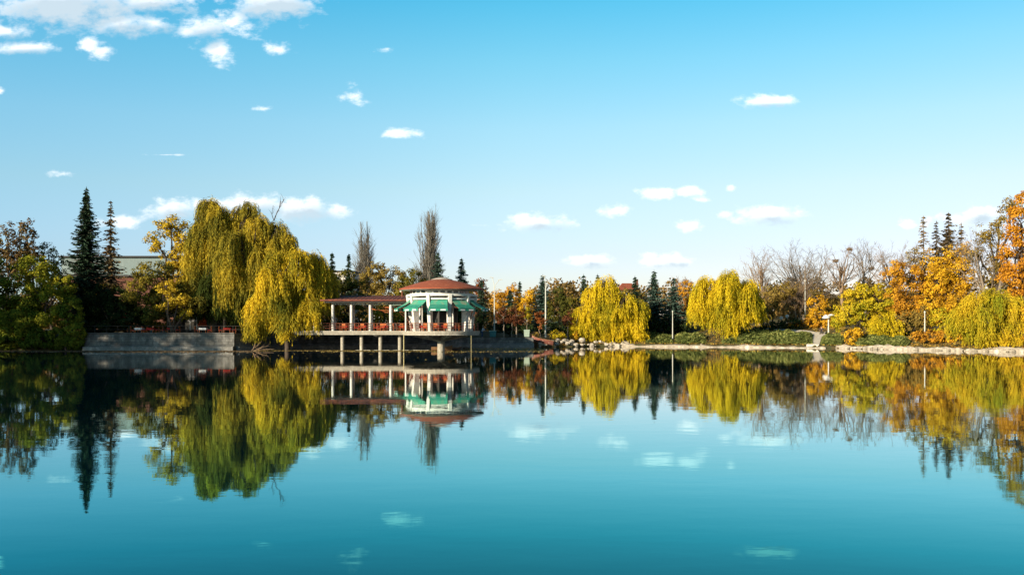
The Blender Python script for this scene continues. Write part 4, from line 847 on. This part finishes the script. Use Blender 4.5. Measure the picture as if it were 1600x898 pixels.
roof = rf.build('rotunda_roof', M['roof_red'], pav, smooth=True)
MB().lathe((RC[0], RC[1], 0), [(1.42, 8.99), (1.2, 9.10), (.6, 9.27), (.0, 9.34)], 24).build('roof_cap', M['brick_pale'], roof, smooth=True)
MB().box((*ang_pt(R(-97), 5.2), 7.62), (.35, .3, .26)).build('gutter_end', M['render_white'], roof)
MB().rod((*ang_pt(R(-95), 5.05), 6.9), (*ang_pt(R(-95), 5.05), 7.6), .11).build('downpipe', M['rust'], pav)
# awnings
for k in range(-4, 5):
    a = R(36 * k); d = np.array((math.sin(a), -math.cos(a))); n = np.array((-d[1], d[0])); hw0, hw1 = .98, 1.16; V = []
    top, bot = 6.40, 5.34
    for j in range(5):
        t_ = j / 4; r_ = 3.92 + 1.85 * t_; z = top + (bot - top) * t_ - .10 * math.sin(math.pi * t_); hw = hw0 + (hw1 - hw0) * t_
        for q in np.linspace(-1, 1, 5): V.append((*(RC + d * r_ + n * hw * q), z))
    Fs = [(5 * j + i, 5 * j + i + 1, 5 * j + 6 + i, 5 * j + 5 + i) for j in range(4) for i in range(4)]
    b0 = len(V)
    for q in np.linspace(-1, 1, 5): V.append((*(RC + d * 5.80 + n * hw1 * q), bot - .32))
    Fs += [(20 + i, 20 + i + 1, b0 + i + 1, b0 + i) for i in range(4)]
    aw = mesh('awning', V, Fs, [M['awning_top'], M['awning']], pav, midx=[0] * 8 + [1] * 8 + [1] * 4)
    mod = aw.modifiers.new('thickness', 'SOLIDIFY'); mod.thickness = .025
    MB().rod((*(RC + d * 5.79 - n * hw1), bot), (*(RC + d * 5.79 + n * hw1), bot), .05).build('front_bar', M['awning'], aw)
    for sg in (-1, 1):
        q = RC + d * 5.84 + n * hw1 * .52 * sg; MB().box((*q, bot - .20), (.62, .02, .15), a).build('lettering_patch', M['white_paint'], aw)
        MB().rod((*(RC + d * 5.7 + n * (hw1 - .1) * sg), bot), (*(RC + d * 4.15 + n * (hw0 - .08) * sg), 4.0 if abs(k) == 2 else 5.6), .035).build('arm', M['rust'], aw)
for a_, r1_ in ((R(62), 4.6), (R(96), 4.9), (R(-84), 5.0)):
    MB().rod((*ang_pt(a_, 4.05), DZ + 1.0), (*ang_pt(a_, r1_), 5.5), .06).build('awning_strut', M['rust'], pav)
# inner ring: thin posts and the dark core of the rotunda (bar and service room)
for a_ in (-60, -30, 25, 70, 150, 200):
    p = ang_pt(R(a_ + 8), 2.9); MB().rod((*p, DZ), (*p, 6.6), .10, n=10).build('inner_post', M['render_white'], pav, smooth=True)
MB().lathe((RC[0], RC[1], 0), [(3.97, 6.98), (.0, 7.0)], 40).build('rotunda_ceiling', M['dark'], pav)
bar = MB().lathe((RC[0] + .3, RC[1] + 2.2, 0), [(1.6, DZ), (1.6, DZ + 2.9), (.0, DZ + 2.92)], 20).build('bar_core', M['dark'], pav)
# wing
FX = [X(p, 125.0) for p in (520, 549, 578.5, 610.5)]; step_ = FX[1] - FX[0]
for x_ in [FX[0] - step_, *FX]:
    MB().rod((x_, 125.0, DZ), (x_, 125.0, 6.40), .185, n=18).build('wing_column', M['render_white'], pav, smooth=True)
for px_ in (523.8, 552.6, 581, 612):
    x_ = X(px_, 130); MB().rod((x_, 130, DZ), (x_, 130, 6.7), .16, n=14).build('wing_column', M['render_white'], pav, smooth=True)
p_ = X(634, 118.5); MB().rod((p_, 118.5, DZ), (p_, 118.5, 5.5), .10, n=12).build('wing_column', M['render_white'], pav, smooth=True)
x0, x1 = X(500, 124), X(641, 124)
wr = MB(); zf, zt_ = 6.44, 7.16
wr.add([(x0, 123.9, zf), (x1, 123.9, zf), (x1, 130.5, zt_), (x0 + 1.2, 130.5, zt_), (x0, 123.9, zf + .16), (x1, 123.9, zf + .16), (x1, 130.5, zt_ + .16), (x0 + 1.2, 130.5, zt_ + .16)],
       [(0, 3, 2, 1), (4, 5, 6, 7), (0, 1, 5, 4), (1, 2, 6, 5), (2, 3, 7, 6), (3, 0, 4, 7)])
wr.add([(x0 + 1.2, 130.503, zt_), (x1, 130.503, zt_), (x1, 137, zf + .2), (x0, 137, zf + .2), (x0 + 1.2, 130.503, zt_ + .16), (x1, 130.503, zt_ + .16), (x1, 137, zf + .36), (x0, 137, zf + .36)],
       [(0, 3, 2, 1), (4, 5, 6, 7), (0, 1, 5, 4), (1, 2, 6, 5), (2, 3, 7, 6), (3, 0, 4, 7)])
wroof = wr.build('wing_roof', M['roof_dark'], pav)
sm = MB()
for k in range(22):
    x_ = x0 + .6 + k * (x1 - x0 - .8) / 21; sm.rod((x_, 123.95, zf + .17), (min(x_ + (.9 if k < 2 else .0), x1), 130.4, zt_ + .17), .035, n=5)
sm.build('roof_seams', M['roof_dark'], wroof)
MB().box(((x0 + x1) / 2, 124.25, 6.30), (x1 - x0 - .8, .18, .22)).build('wing_beam', M['dark'], pav)
MB().rod((FX[0], 124.75, 6.02), (FX[3] + 1.4, 124.75, 6.02), .055).build('curtain_rail', M['pole_pale'], pav)
MB().box(((FX[3] + x1) / 2 + .1, 124.9, 6.05), (x1 - FX[3], .12, .34)).build('wing_fascia', M['sage'], pav)
vr = nrng(); vb = MB()
for k in range(9):
    xa = FX[1] + vr.uniform(.4, 5.5); pts = [(xa + q * vr.uniform(.5, .8), 125.4 + .3 * k % 2, 5.75 - .16 * q * vr.uniform(.4, 1.3) - .1 * (k % 3)) for q in range(5)]; vb.tube(pts, .035, 5)
vb.build('hanging_laths', M['orange_wood'], pav)
# railing
def railing(pts, mtl, parent, h=1.0):
    for (x_, y_) in pts: MB().rod((x_, y_, DZ), (x_, y_, DZ + h), .035, n=6).build('railing_post', mtl, parent)
    for z in (h, .68, .36): MB().tube([(a[0], a[1], DZ + z) for a in pts], .028 if z < h else .04, 6).build('rail', mtl, parent)
railing([(x_, 124.62) for x_ in np.arange(-28.6, -12.6, 1.24)], M['rust'], pav)
railing([ang_pt(R(-130 + 13 * k), 4.62) for k in range(21)], M['rust'], pav)

# furniture of the pavilion
def table(label, x_, y_, z_, top_m='red_cloth', group='cloth covered pavilion tables'):
    t_ = thing('dining_table', label, 'table', (x_, y_, z_), group)
    MB().box((x_, y_, z_ + .74), (.95, .95, .04)).build('tabletop', M[top_m], t_)
    MB().box((x_, y_, z_ + .60), (1.0, 1.0, .235), taper=.99).build('tablecloth_skirt', M[top_m], t_)
    for a in (-1, 1):
        for b_ in (-1, 1): MB().rod((x_ + a * .4, y_ + b_ * .4, z_), (x_ + a * .4, y_ + b_ * .4, z_ + .48), .03, n=6).build('leg', M['orange_wood'], t_)
    return t_
def chair(label, x_, y_, z_, rz, m1='orange_wood', m2='red_cloth', group='chairs of the lakeside pavilion'):
    t_ = thing('cafe_chair', label, 'chair', (0, 0, 0), group)
    MB().box((0, 0, .45), (.46, .46, .07)).build('seat', M[m2], t_); MB().box((0, .22, .76), (.46, .05, .42)).build('backrest', M[m1], t_)
    for a in (-1, 1):
        MB().rod((a * .2, -.2, 0), (a * .2, -.2, .42), .025, n=6).build('leg', M[m1], t_); MB().rod((a * .2, .21, 0), (a * .2, .24, .6), .025, n=6).build('leg', M[m1], t_)
    t_.location = (float(x_), float(y_), float(z_)); t_.rotation_euler = (0, 0, rz); return t_
c0 = None
def put_chair(label, x_, y_, z_, rz, grp='chairs of the lakeside pavilion'):
    global c0
    if c0 is None: c0 = chair(label, x_, y_, z_, rz, group=grp); return c0
    return copy_thing(c0, (x_, y_, z_), label, grp, rz)
t0 = None
bays = [((FX[0] + FX[1]) / 2, 126.6, 'in the wing bay nearest the willow'), ((FX[1] + FX[2]) / 2, 126.6, 'in the middle wing bay'), ((FX[2] + FX[3]) / 2, 126.6, 'in the bay before the last wing column'), (FX[3] + 1.3, 126.2, 'in the wing beside the rotunda'),
        ((FX[0] + FX[1]) / 2 + .2, 128.6, 'behind the bay nearest the willow'), ((FX[2] + FX[3]) / 2 + .1, 128.6, 'behind the bay before the last column')]
for k, a_ in enumerate((-44, -12, 14, 48, -80)): p = ang_pt(R(a_), 2.75); bays.append((p[0], p[1], ('in the rotunda behind the second awning', 'just left of centre inside the rotunda', 'just right of centre inside the rotunda', 'in the rotunda near its slanted right strut', 'at the left side of the rotunda')[k]))
for x_, y_, lab in bays:
    if t0 is None: t0 = table('red covered table ' + lab, x_, y_, DZ)
    else: copy_thing(t0, (x_, y_, DZ), 'red covered table ' + lab, 'cloth covered pavilion tables')
    for q, (ddx, ddy, rz_, w_) in enumerate(((-.85, .1, R(90), 'left of'), (.85, -.1, R(-90), 'right of'), (.1, -.85, R(180), 'in front of'))):
        put_chair('orange backed chair %s table %s' % (w_, lab), x_ + ddx, y_ + ddy, DZ, rz_)

# ------------------------------------------------------------------ terrace kiosk, hall, houses
TZ = 2.2
kx = X(310, 134); ks = thing('terrace_kiosk', 'dark terrace kiosk with glowing orange panels and white window bars', 'kiosk', (kx, 134, TZ))
w0, w1 = X(275, 134), X(386, 134)
MB().box(((w0 + w1) / 2, 136.2, TZ + 1.6), (w1 - w0, 4, 3.2)).build('wall', M['dark'], ks)
MB().box(((w0 + w1) / 2, 135.8, TZ + 3.3), (w1 - w0 + 1, 5.4, .2)).build('roof', M['roof_dark'], ks)
for pa, pb, zb_, zt2 in ((308, 315, 1.0, 2.6), (315.6, 322, 1.0, 2.6), (349, 355, 1.2, 2.5), (361, 366, 1.3, 2.3)):
    xa, xb = X(pa, 134), X(pb, 134); MB().box(((xa + xb) / 2, 134.15, TZ + (zb_ + zt2) / 2), (xb - xa, .08, zt2 - zb_)).build('orange_panel', M['orange_panel'], ks)
fr = MB(); xa, xb = X(289, 134), X(307, 134)
fr.box((xb + .05, 134.1, TZ + 1.7), (.14, .12, 2.5)); fr.box(((xa + xb) / 2, 134.1, TZ + 1.75), (xb - xa, .12, .16)); fr.box(((xa + xb) / 2 - .1, 134.1, TZ + 1.4), (.2, .13, 1.9)); fr.build('window_bars', M['white_paint'], ks)
MB().box(((xa + xb) / 2, 134.16, TZ + 1.5), (xb - xa, .04, 2.0)).build('window', M['glass'], ks)
for i, (px_, lab) in enumerate(((218, 'beside the dark tree'), (236, 'under the olive tree'), (268, 'under the yellow tufts'), (318, 'in front of the orange panels'), (356, 'against the willow strands'))):
    x_ = X(px_, 128.6); tt_ = table('white topped terrace table ' + lab, x_, 128.6, TZ, 'white_paint' if i in (0, 3) else 'red_cloth', 'terrace tables')
    if i not in (0, 3): tt_['label'] = 'red covered terrace table ' + lab
    for q, (ddx, w_) in enumerate(((-.9, 'left'), (.9, 'right'))): put_chair('red terrace chair %s of the table %s' % (w_, lab), x_ + ddx, 128.5, TZ, R(90 - 180 * q), 'terrace chairs')
# terrace railing
tr_ = thing('terrace_railing', 'dark thin railing along the top of the grey stone terrace wall', 'railing', (X(130, 125), 125, TZ))
xs_ = np.arange(X(130, 125), X(385, 125), 1.5)
for x_ in xs_: MB().rod((x_, 125.0, TZ + .1), (x_, 125.0, TZ + 1.0), .025, n=6).build('post', M['dark'], tr_)
for z in (1.0, .55): MB().rod((xs_[0], 125, TZ + z), (xs_[-1], 125, TZ + z), .028, n=6).build('rail', M['dark'], tr_)

Yh = 172; hall = thing('hall_building', 'long flat roofed hall with pale metal top and brick wall behind the two spruces', 'building', (X(170, Yh), Yh + 10, TZ))
za, zb2, zc = CH + (510 - 402) / F * Yh, CH + (510 - 430) / F * Yh, 2.0; xa, xb = X(96, Yh), X(345, Yh)
MB().box(((xa + xb) / 2, Yh + 10, (za + zb2) / 2), (xb - xa, 20, za - zb2)).build('metal_cladding', M['hall_metal'], hall)
MB().box(((xa + xb) / 2, Yh + 9.9, za + .12), (xb - xa + .6, 20.8, .24)).build('roof_edge', M['dark'], hall)
MB().box(((xa + xb) / 2, Yh + 10.3, (zb2 + zc) / 2), (xb - xa - .4, 20, zb2 - zc - .01)).build('brick_wall', M['hall_brick'], hall)
MB().box(((xa + xb) / 2, Yh - .1, zb2 - .1), (xb - xa + .2, .3, .3)).build('gutter', M['dark'], hall)
def house(label, px0, px1, top, bot, Y, roofh=0, wm='house_wall', rm='roof_red'):
    x0_, x1_ = X(px0, Y), X(px1, Y); zt2 = CH + (510 - top) / F * Y; h_ = thing('house', label, 'house', ((x0_ + x1_) / 2, Y + 4, gz((x0_ + x1_) / 2, Y + 4)))
    zr = zt2 - roofh; MB().box(((x0_ + x1_) / 2, Y + 4, (zr + 1) / 2), (x1_ - x0_, 8, zr - 1)).build('wall', M[wm], h_)
    if roofh:
        m_ = (x0_ + x1_) / 2; e = .5; MB().add([(x0_ - e, Y - e, zr), (x1_ + e, Y - e, zr), (x1_ + e, Y + 8 + e, zr), (x0_ - e, Y + 8 + e, zr), (m_ - 1, Y + 4, zt2), (m_ + 1, Y + 4, zt2)], [(0, 1, 5, 4), (1, 2, 5), (2, 3, 4, 5), (3, 0, 4), (3, 2, 1, 0)]).build('roof', M[rm], h_)
        MB().box((m_ + 2, Y + 3, zt2 + .1), (.5, .5, 1.4)).build('chimney', M['hall_brick'], h_)
    else: MB().box(((x0_ + x1_) / 2, Y + 4, zt2 + .15), (x1_ - x0_ + .5, 8.5, .3)).build('roof', M['dark'], h_)
    n_ = max(2, int((x1_ - x0_) / 3))
    for k in range(n_):
        x_ = x0_ + (k + .5) * (x1_ - x0_) / n_; f_ = MB().box((x_, Y - .03, zr - 1.6), (1.2, .1, 1.4)).build('window', M['white_paint'], h_); MB().box((x_, Y - .06, zr - 1.6), (1.0, .1, 1.2)).build('pane', M['glass'], f_)
house('pale flat roofed house between the small spruce and the olive tree', 518, 552, 425, 470, 200)
house('house with orange tiled roof beside the round willow', 970, 996, 441, 480, 200, 1.6)
house('pale house glimpsed between the nest tree and the path lamp', 1272, 1318, 466, 500, 195)

# ------------------------------------------------------------------ lamp posts
def lamp(label, px_, top, bot, Y, kind, group='park lamp posts', name='street_lamp', r=.09):
    x_ = X(px_, Y); zt2 = CH + (510 - top) / F * Y; g_ = gz(x_, Y); t_ = thing(name, label, 'lamp post', (x_, Y, g_), group)
    zt3 = zt2 - (1.9 if kind in ('double', 'single') else 0)
    MB().rod((x_, Y, g_ - .3), (x_, Y, zt3), r * 1.3, r * .75, n=10).build('pole', M['pole_pale'], t_, smooth=True)
    def arm(dx_, dz): 
        MB().tube([(x_, Y, zt3 - .05), (x_ + dx_ * .25, Y, zt3 + dz * .5), (x_ + dx_, Y, zt3 + dz)], [.06, .05, .045], 6).build('arm', M['pole_pale'], t_)
        MB().add(*lamp_head(x_ + dx_ * 1.15, Y, zt3 + dz, math.copysign(1, dx_))).build('lamp_head', M['metal_grey'], t_)
    if kind == 'double': arm(-.35, 1.85); arm(.8, 1.5)
    elif kind == 'single': arm(1.1, 1.6); arm(-.25, 1.9)
    elif kind == 'plain': MB().lathe((x_, Y, zt2), [(r, 0), (r * 1.4, .05), (r * 1.4, .25), (0, .32)], 10).build('lamp_head', M['pole_pale'], t_)
    elif kind == 'globe': MB().lathe((x_, Y, zt2), [(.06, -.3), (.18, -.24), (.32, 0), (.24, .22), (0, .32)], 16).build('globe', M['white_paint'], t_, smooth=True)
    elif kind == 'shade':
        MB().lathe((x_ - .35, Y, zt2 - .2), [(.06, .45), (.30, .34), (.62, .02), (.55, -.12), (0, -.14)], 16).build('lamp_shade', M['white_paint'], t_, smooth=True)
        MB().lathe((x_ + .45, Y, zt2 + .15), [(.05, .22), (.30, .16), (.55, 0), (.5, -.07), (0, -.08)], 16).build('lamp_shade', M['white_paint'], t_, smooth=True)
        MB().rod((x_ - .35, Y, zt2 - .02), (x_ + .45, Y, zt2 + .2), .04, n=6).build('crossbar', M['pole_pale'], t_)
    return t_
def lamp_head(x_, y_, z_, s):
    m = MB().box((0, 0, 0), (.75, .26, .14), taper=.75); return [(x_ + s * a, y_ + b_, z_ + c + .1 * a) for a, b_, c in m.V], m.F
lamp('tall pale lamp post with two lamp heads, next to the rotunda', 772.5, 433, 508, 153, 'double')
lamp('tall pale lamp post in front of the broad spruce, thicker below', 852.5, 431, 508, 153, 'single', r=.11)
lamp('slim pale headless post above the junipers beside the square willow', 1051, 488, 527, 152, 'plain', r=.07)
lamp('slim pale post standing in the shrubs near the trailing willow', 1445, 489, 525, 134, 'plain', r=.08)
lamp('lamp post with two white shades by the footpath', 1294.5, 494, 521, 147, 'shade', r=.10)
lamp('white globe lamp in the dark shrubs, the higher of the pair', 1230, 494, 512, 160, 'globe', r=.05)
lamp('white globe lamp in the dark shrubs, the lower of the pair', 1221, 497, 512, 160, 'globe', r=.05)
lamp('thin grey utility pole among the tan bushes', 1258, 440, 505, 160, 'plain', r=.07)

# ------------------------------------------------------------------ boats, floats, people, bins
def boat(name, label, c, L, Wd, H, rz, m_out, m_in, group='rowing boats', pitch=0):
    t_ = thing(name, label, 'boat', (0, 0, 0), group); n = 13; V = []; Fs = []; Vi = []
    for i in range(n):
        q = i / (n - 1); x_ = (q - .5) * L; w = Wd / 2 * (1 - max(0, (q - .45) / .55) ** 2.2) * (1 - .25 * max(0, (.2 - q) / .2)) + .02; sh_ = H * (.86 + .35 * max(0, (q - .55) / .45) ** 2)
        V += [(x_, -w, sh_), (x_, -w * .82, H * .4), (x_, -w * .4, 0), (x_, w * .4, 0), (x_, w * .82, H * .4), (x_, w, sh_)]; Vi += [(x_ * .96, -w * .9 + .01, sh_ - .02), (x_ * .96, -w * .6, H * .3), (x_ * .96, w * .6, H * .3), (x_ * .96, w * .9 - .01, sh_ - .02)]
    for i in range(n - 1): Fs += [(6 * i + k, 6 * i + 6 + k, 6 * i + 7 + k, 6 * i + k + 1) for k in range(5)]
    Fs.append((0, 1, 2, 3, 4, 5)); mesh('hull', V, Fs, M[m_out], t_)
    mesh('inner_hull', Vi, [(4 * i + k, 4 * i + k + 1, 4 * i + 5 + k, 4 * i + 4 + k) for i in range(n - 1) for k in range(3)], M[m_in], t_)
    rim = MB(); rim.tube([V[6 * i] for i in range(n)], .035, 6); rim.tube([V[6 * i + 5] for i in range(n)], .035, 6); rim.build('gunwale', M['wood_old'], t_)
    for q in (-.2, .12): MB().box((q * L, 0, H * .62), (.22, Wd * .86, .04)).build('bench', M['wood_old'], t_)
    t_.location = tuple(map(float, c)); t_.rotation_euler = (0, pitch, rz); return t_
boat('rowing_boat', 'weathered orange brown wooden boat half hidden behind the mushroom pillar', (X(690.5, 124), 124, -.06), 2.7, 1.2, .62, R(8), 'wood_old', 'wood_old')
boat('rowing_boat', 'small black boat lying between the mushroom pillar and the grey wall', (X(713, 126.5), 126.5, -.06), 1.5, .8, .45, R(20), 'boat_dark', 'boat_dark')
boat('rowing_boat', 'red sided boat pulled up on the ramp beside the grey wall', (X(847, 145), 145.2, .62), 3.4, 1.25, .75, R(172), 'boat_red', 'boat_dark', pitch=R(-10))
bo = MB().lathe((0, 0, 0), [(0, -.5), (.16, -.42), (.22, 0), (.16, .42), (0, .5)], 12).build('float_buoy', M['boat_dark'], smooth=True)
bo.rotation_euler = (0, R(90), 0); bo.location = (X(728, 137), 137, .03); setp(bo, 'black float lying on the water in front of the grey concrete wall', 'float')
rp = MB(); yy = 126.8; rp.tube([(X(p, yy), yy + .15 * math.sin(p * .2), .02) for p in np.arange(556, 676, 6)], .022, 5)
setp(rp.build('floating_rope', M['pole_pale']), 'pale rope stretched on the water under the pavilion wing', 'rope')

def skin_mesh(name, pts, edges, radii, mtl, parent):
    me = bpy.data.meshes.new(name); me.from_pydata([tuple(p) for p in pts], edges, []); me.materials.append(mtl)
    o = bpy.data.objects.new(name, me); COL.objects.link(o); o.parent = parent
    md = o.modifiers.new('skin', 'SKIN'); sv = me.skin_vertices[0].data if me.skin_vertices else None
    if sv is None:
        me.attributes.new  # no layer yet
    for i, r_ in enumerate(radii):
        me.skin_vertices[0].data[i].radius = (r_, r_)
    me.skin_vertices[0].data[0].use_root = True
    sb = o.modifiers.new('sub', 'SUBSURF'); sb.levels = 1; sb.render_levels = 2
    return o
def person(label, loc, rz, pose, top_m, leg_m, s=1.0):
    t_ = thing('person', label, 'person', (0, 0, 0), 'people at the lakeside')
    if pose == 'stoop':
        J = dict(pel=(0, 0, .92), ch=(0, -.22, 1.30), nk=(0, -.33, 1.45), hd=(0, -.40, 1.60), ls=(-.19, -.24, 1.36), le=(-.24, -.38, 1.10), lh=(-.2, -.52, .92), rs=(.19, -.24, 1.36), re=(.26, -.36, 1.10), rh=(.22, -.54, .98),
                 lk=(-.11, -.06, .50), lf=(-.12, .04, .06), lt=(-.13, -.14, .03), rk=(.12, -.12, .50), rf=(.14, -.02, .06), rt=(.15, -.20, .03), lp=(-.1, 0, .88), rp=(.1, 0, .88))
    else:
        J = dict(pel=(0, 0, .48), ch=(0, -.10, .90), nk=(0, -.12, 1.06), hd=(0, -.16, 1.22), ls=(-.19, -.10, .96), le=(-.25, -.2, .70), lh=(-.14, -.42, .62), rs=(.19, -.10, .96), re=(.25, -.2, .70), rh=(.14, -.42, .62),
                 lk=(-.13, -.44, .50), lf=(-.13, -.46, .08), lt=(-.13, -.62, .04), rk=(.13, -.44, .50), rf=(.13, -.46, .08), rt=(.13, -.62, .04), lp=(-.1, -.02, .47), rp=(.1, -.02, .47))
    nm = list(J); ix = {k: i for i, k in enumerate(nm)}; rad = dict(pel=.12, ch=.13, nk=.055, hd=.10, ls=.06, le=.042, lh=.036, rs=.06, re=.042, rh=.036, lk=.055, lf=.042, lt=.035, rk=.055, rf=.042, rt=.035, lp=.085, rp=.085)
    E = [('pel', 'ch'), ('ch', 'nk'), ('nk', 'hd'), ('ch', 'ls'), ('ls', 'le'), ('le', 'lh'), ('ch', 'rs'), ('rs', 're'), ('re', 'rh'), ('pel', 'lp'), ('lp', 'lk'), ('lk', 'lf'), ('lf', 'lt'), ('pel', 'rp'), ('rp', 'rk'), ('rk', 'rf'), ('rf', 'rt')]
    skin_mesh('body', [J[k] for k in nm], [(ix[a], ix[b_]) for a, b_ in E], [rad[k] for k in nm], M['skin'], t_)
    def sub(keys, ed, extra, nme, m_): ii = {k: i for i, k in enumerate(keys)}; skin_mesh(nme, [J[k] for k in keys], [(ii[a], ii[b_]) for a, b_ in ed], [rad[k] + extra for k in keys], m_, t_)
    sub(['pel', 'ch', 'ls', 'le', 'rs', 're'], [('pel', 'ch'), ('ch', 'ls'), ('ls', 'le'), ('ch', 'rs'), ('rs', 're')], .025, 'shirt', M[top_m])
    sub(['pel', 'lp', 'lk', 'lf', 'rp', 'rk', 'rf'], [('pel', 'lp'), ('lp', 'lk'), ('lk', 'lf'), ('pel', 'rp'), ('rp', 'rk'), ('rk', 'rf')], .018, 'trousers', M[leg_m])
    h_ = J['hd']; MB().lathe((h_[0], h_[1] + .02, h_[2] + .02), [(.0, .13), (.075, .11), (.118, .03), (.112, -.03)], 14).build('hair', M['hair'], t_, smooth=True)
    t_.location = tuple(map(float, loc)); t_.rotation_euler = (0, 0, rz); t_.scale = (s, s, s); return t_
px_, Y_ = 753, 147.5; person('stooping person in a white shirt and blue jeans at the railing end', (X(px_, Y_), Y_, gz(X(px_, Y_), Y_) - .02), R(70), 'stoop', 'shirt_white', 'jeans')
px_, Y_ = 1283.5, 149; xx_ = X(px_, Y_)
st = thing('park_bench', 'low pale bench at the turn of the footpath, under the dark clad person', 'bench', (xx_, Y_, gz(xx_, Y_)))
MB().box((xx_, Y_ + .05, gz(xx_, Y_) + .36), (1.3, .4, .07)).build('seat', M['concrete'], st)
for s_ in (-.45, .45): MB().box((xx_ + s_, Y_ + .05, gz(xx_, Y_) + .12), (.12, .34, .42)).build('leg', M['concrete'], st)
person('person in a black jacket sitting at the turn of the footpath', (xx_, Y_, gz(xx_, Y_) - .02), R(-20), 'sit', 'jacket', 'trousers')
def bin_(label, px_, Y_, w, h, m_):
    x_ = X(px_, Y_); g_ = gz(x_, Y_); t_ = thing('refuse_bin', label, 'bin', (x_, Y_, g_), 'bins on the lakeside walk')
    MB().box((x_, Y_, g_ + .12 + h / 2), (w * .85, .7, h), taper=1.15).build('body', M[m_], t_)
    MB().box((x_, Y_, g_ + .16 + h), (w * 1.05, .86, .09), taper=.92).build('lid', M['sage'], t_)
    for a in (-1, 1): MB().rod((x_ + a * w * .3 - .05, Y_ + .3, g_ + .1), (x_ + a * w * .3 + .05, Y_ + .3, g_ + .1), .11, n=12).build('wheel', M['dark'], t_)
bin_('teal wheeled bin with pale lid near the stooping person', 770, 147.5, 1.05, .9, 'bin_teal')
bin_('pale sage green bin at the end of the grey wall by the boat', 823, 147, .9, 1.0, 'sage')
# dead branches at the water under the willow
rng = nrng(); db = thing('dead_branch', 'pale dead branch sticking out of the water under the hanging willow', 'branch', (X(393, 124), 124, 0))
lv = grow(rng, [[X(392, 123.5), 123.5, -.1]] * 4, nrm(np.array([[.7, 0, .7], [.9, -.1, .25], [.5, .1, .5], [1, 0, .08]])), [2.0, 2.4, 1.4, 3.0], [.06, .05, .045, .05], [dict(seg=5, wig=.15, taper=.3), dict(n=4, ang=40, len=.4, rad=.6, wig=.2, seg=3)])
V, f = tube_parts(lv, 5); mesh('branch_wood', V, f, M['bark_tan'], db)

# floating leaves and debris
def litter(label, regions, mtl, size, seed, name='floating_leaves'):
    rng = np.random.default_rng(seed); C = []
    for (p0_, p1_, y0_, y1_, n, pw) in regions:
        px_ = rng.uniform(p0_, p1_, n); y_ = y1_ - (y1_ - y0_) * rng.uniform(0, 1, n) ** pw; C.append(np.stack([(px_ - 800) / F * y_, y_, rng.uniform(.012, .03, n)], 1))
    C = np.concatenate(C); n = len(C); a = rng.uniform(0, 6.28, n); T = np.stack([np.cos(a), np.sin(a), rng.normal(size=n) * .15], 1); B = np.stack([-np.sin(a), np.cos(a), rng.normal(size=n) * .15], 1)
    V, f = cards(C, nrm(T), nrm(B), size * rng.uniform(.6, 1.5, n), size * rng.uniform(.5, 1, n)); setp(mesh(name, V, f, mtl, rnd=rng.random(n)), label, kind='stuff')
litter('yellow leaves floating on the water under the willow and pavilion', [(395, 690, 122.5, 125.5, 1900, 2.2), (500, 690, 117, 125, 1100, 2), (690, 850, 116, 139, 1900, 1.3), (400, 860, 90, 125, 220, 1)], leaf_mat('leaf_float', [(.30, .20, .06), (.55, .42, .14), (.45, .30, .12)], .5), .19, 11)
litter('brown leaf litter and twigs floating along the terrace wall', [(0, 395, 117.5, 123.6, 2600, 1.6), (130, 395, 114, 122, 700, 2)], leaf_mat('leaf_debris', [(.14, .10, .06), (.28, .20, .12), (.42, .32, .19)], .5), .30, 12)

def bank_leaves():
    rng = np.random.default_rng(21); n = 16000; x_ = rng.uniform(6, 72, n); y_ = shore_y(x_) + .8 + 30 * rng.random(n) ** 1.3; z_ = ground_z(x_, y_) + .03
    a = rng.uniform(0, 6.28, n); T = nrm(np.stack([np.cos(a), np.sin(a), rng.normal(size=n) * .4], 1)); B = nrm(np.cross(T, np.array([0, 0, 1.]) + rng.normal(size=T.shape) * .4))
    V, f = cards(np.stack([x_, y_, z_], 1), T, B, .3 * rng.uniform(.6, 1.5, n), .2); setp(mesh('fallen_leaves', V, f, leaf_mat('leaf_fallen', [(.22, .10, .03), (.45, .26, .05), (.60, .40, .08), (.12, .13, .03)], .2), rnd=rng.random(n)), label='orange and yellow leaves fallen on the right bank', kind='stuff')
bank_leaves()
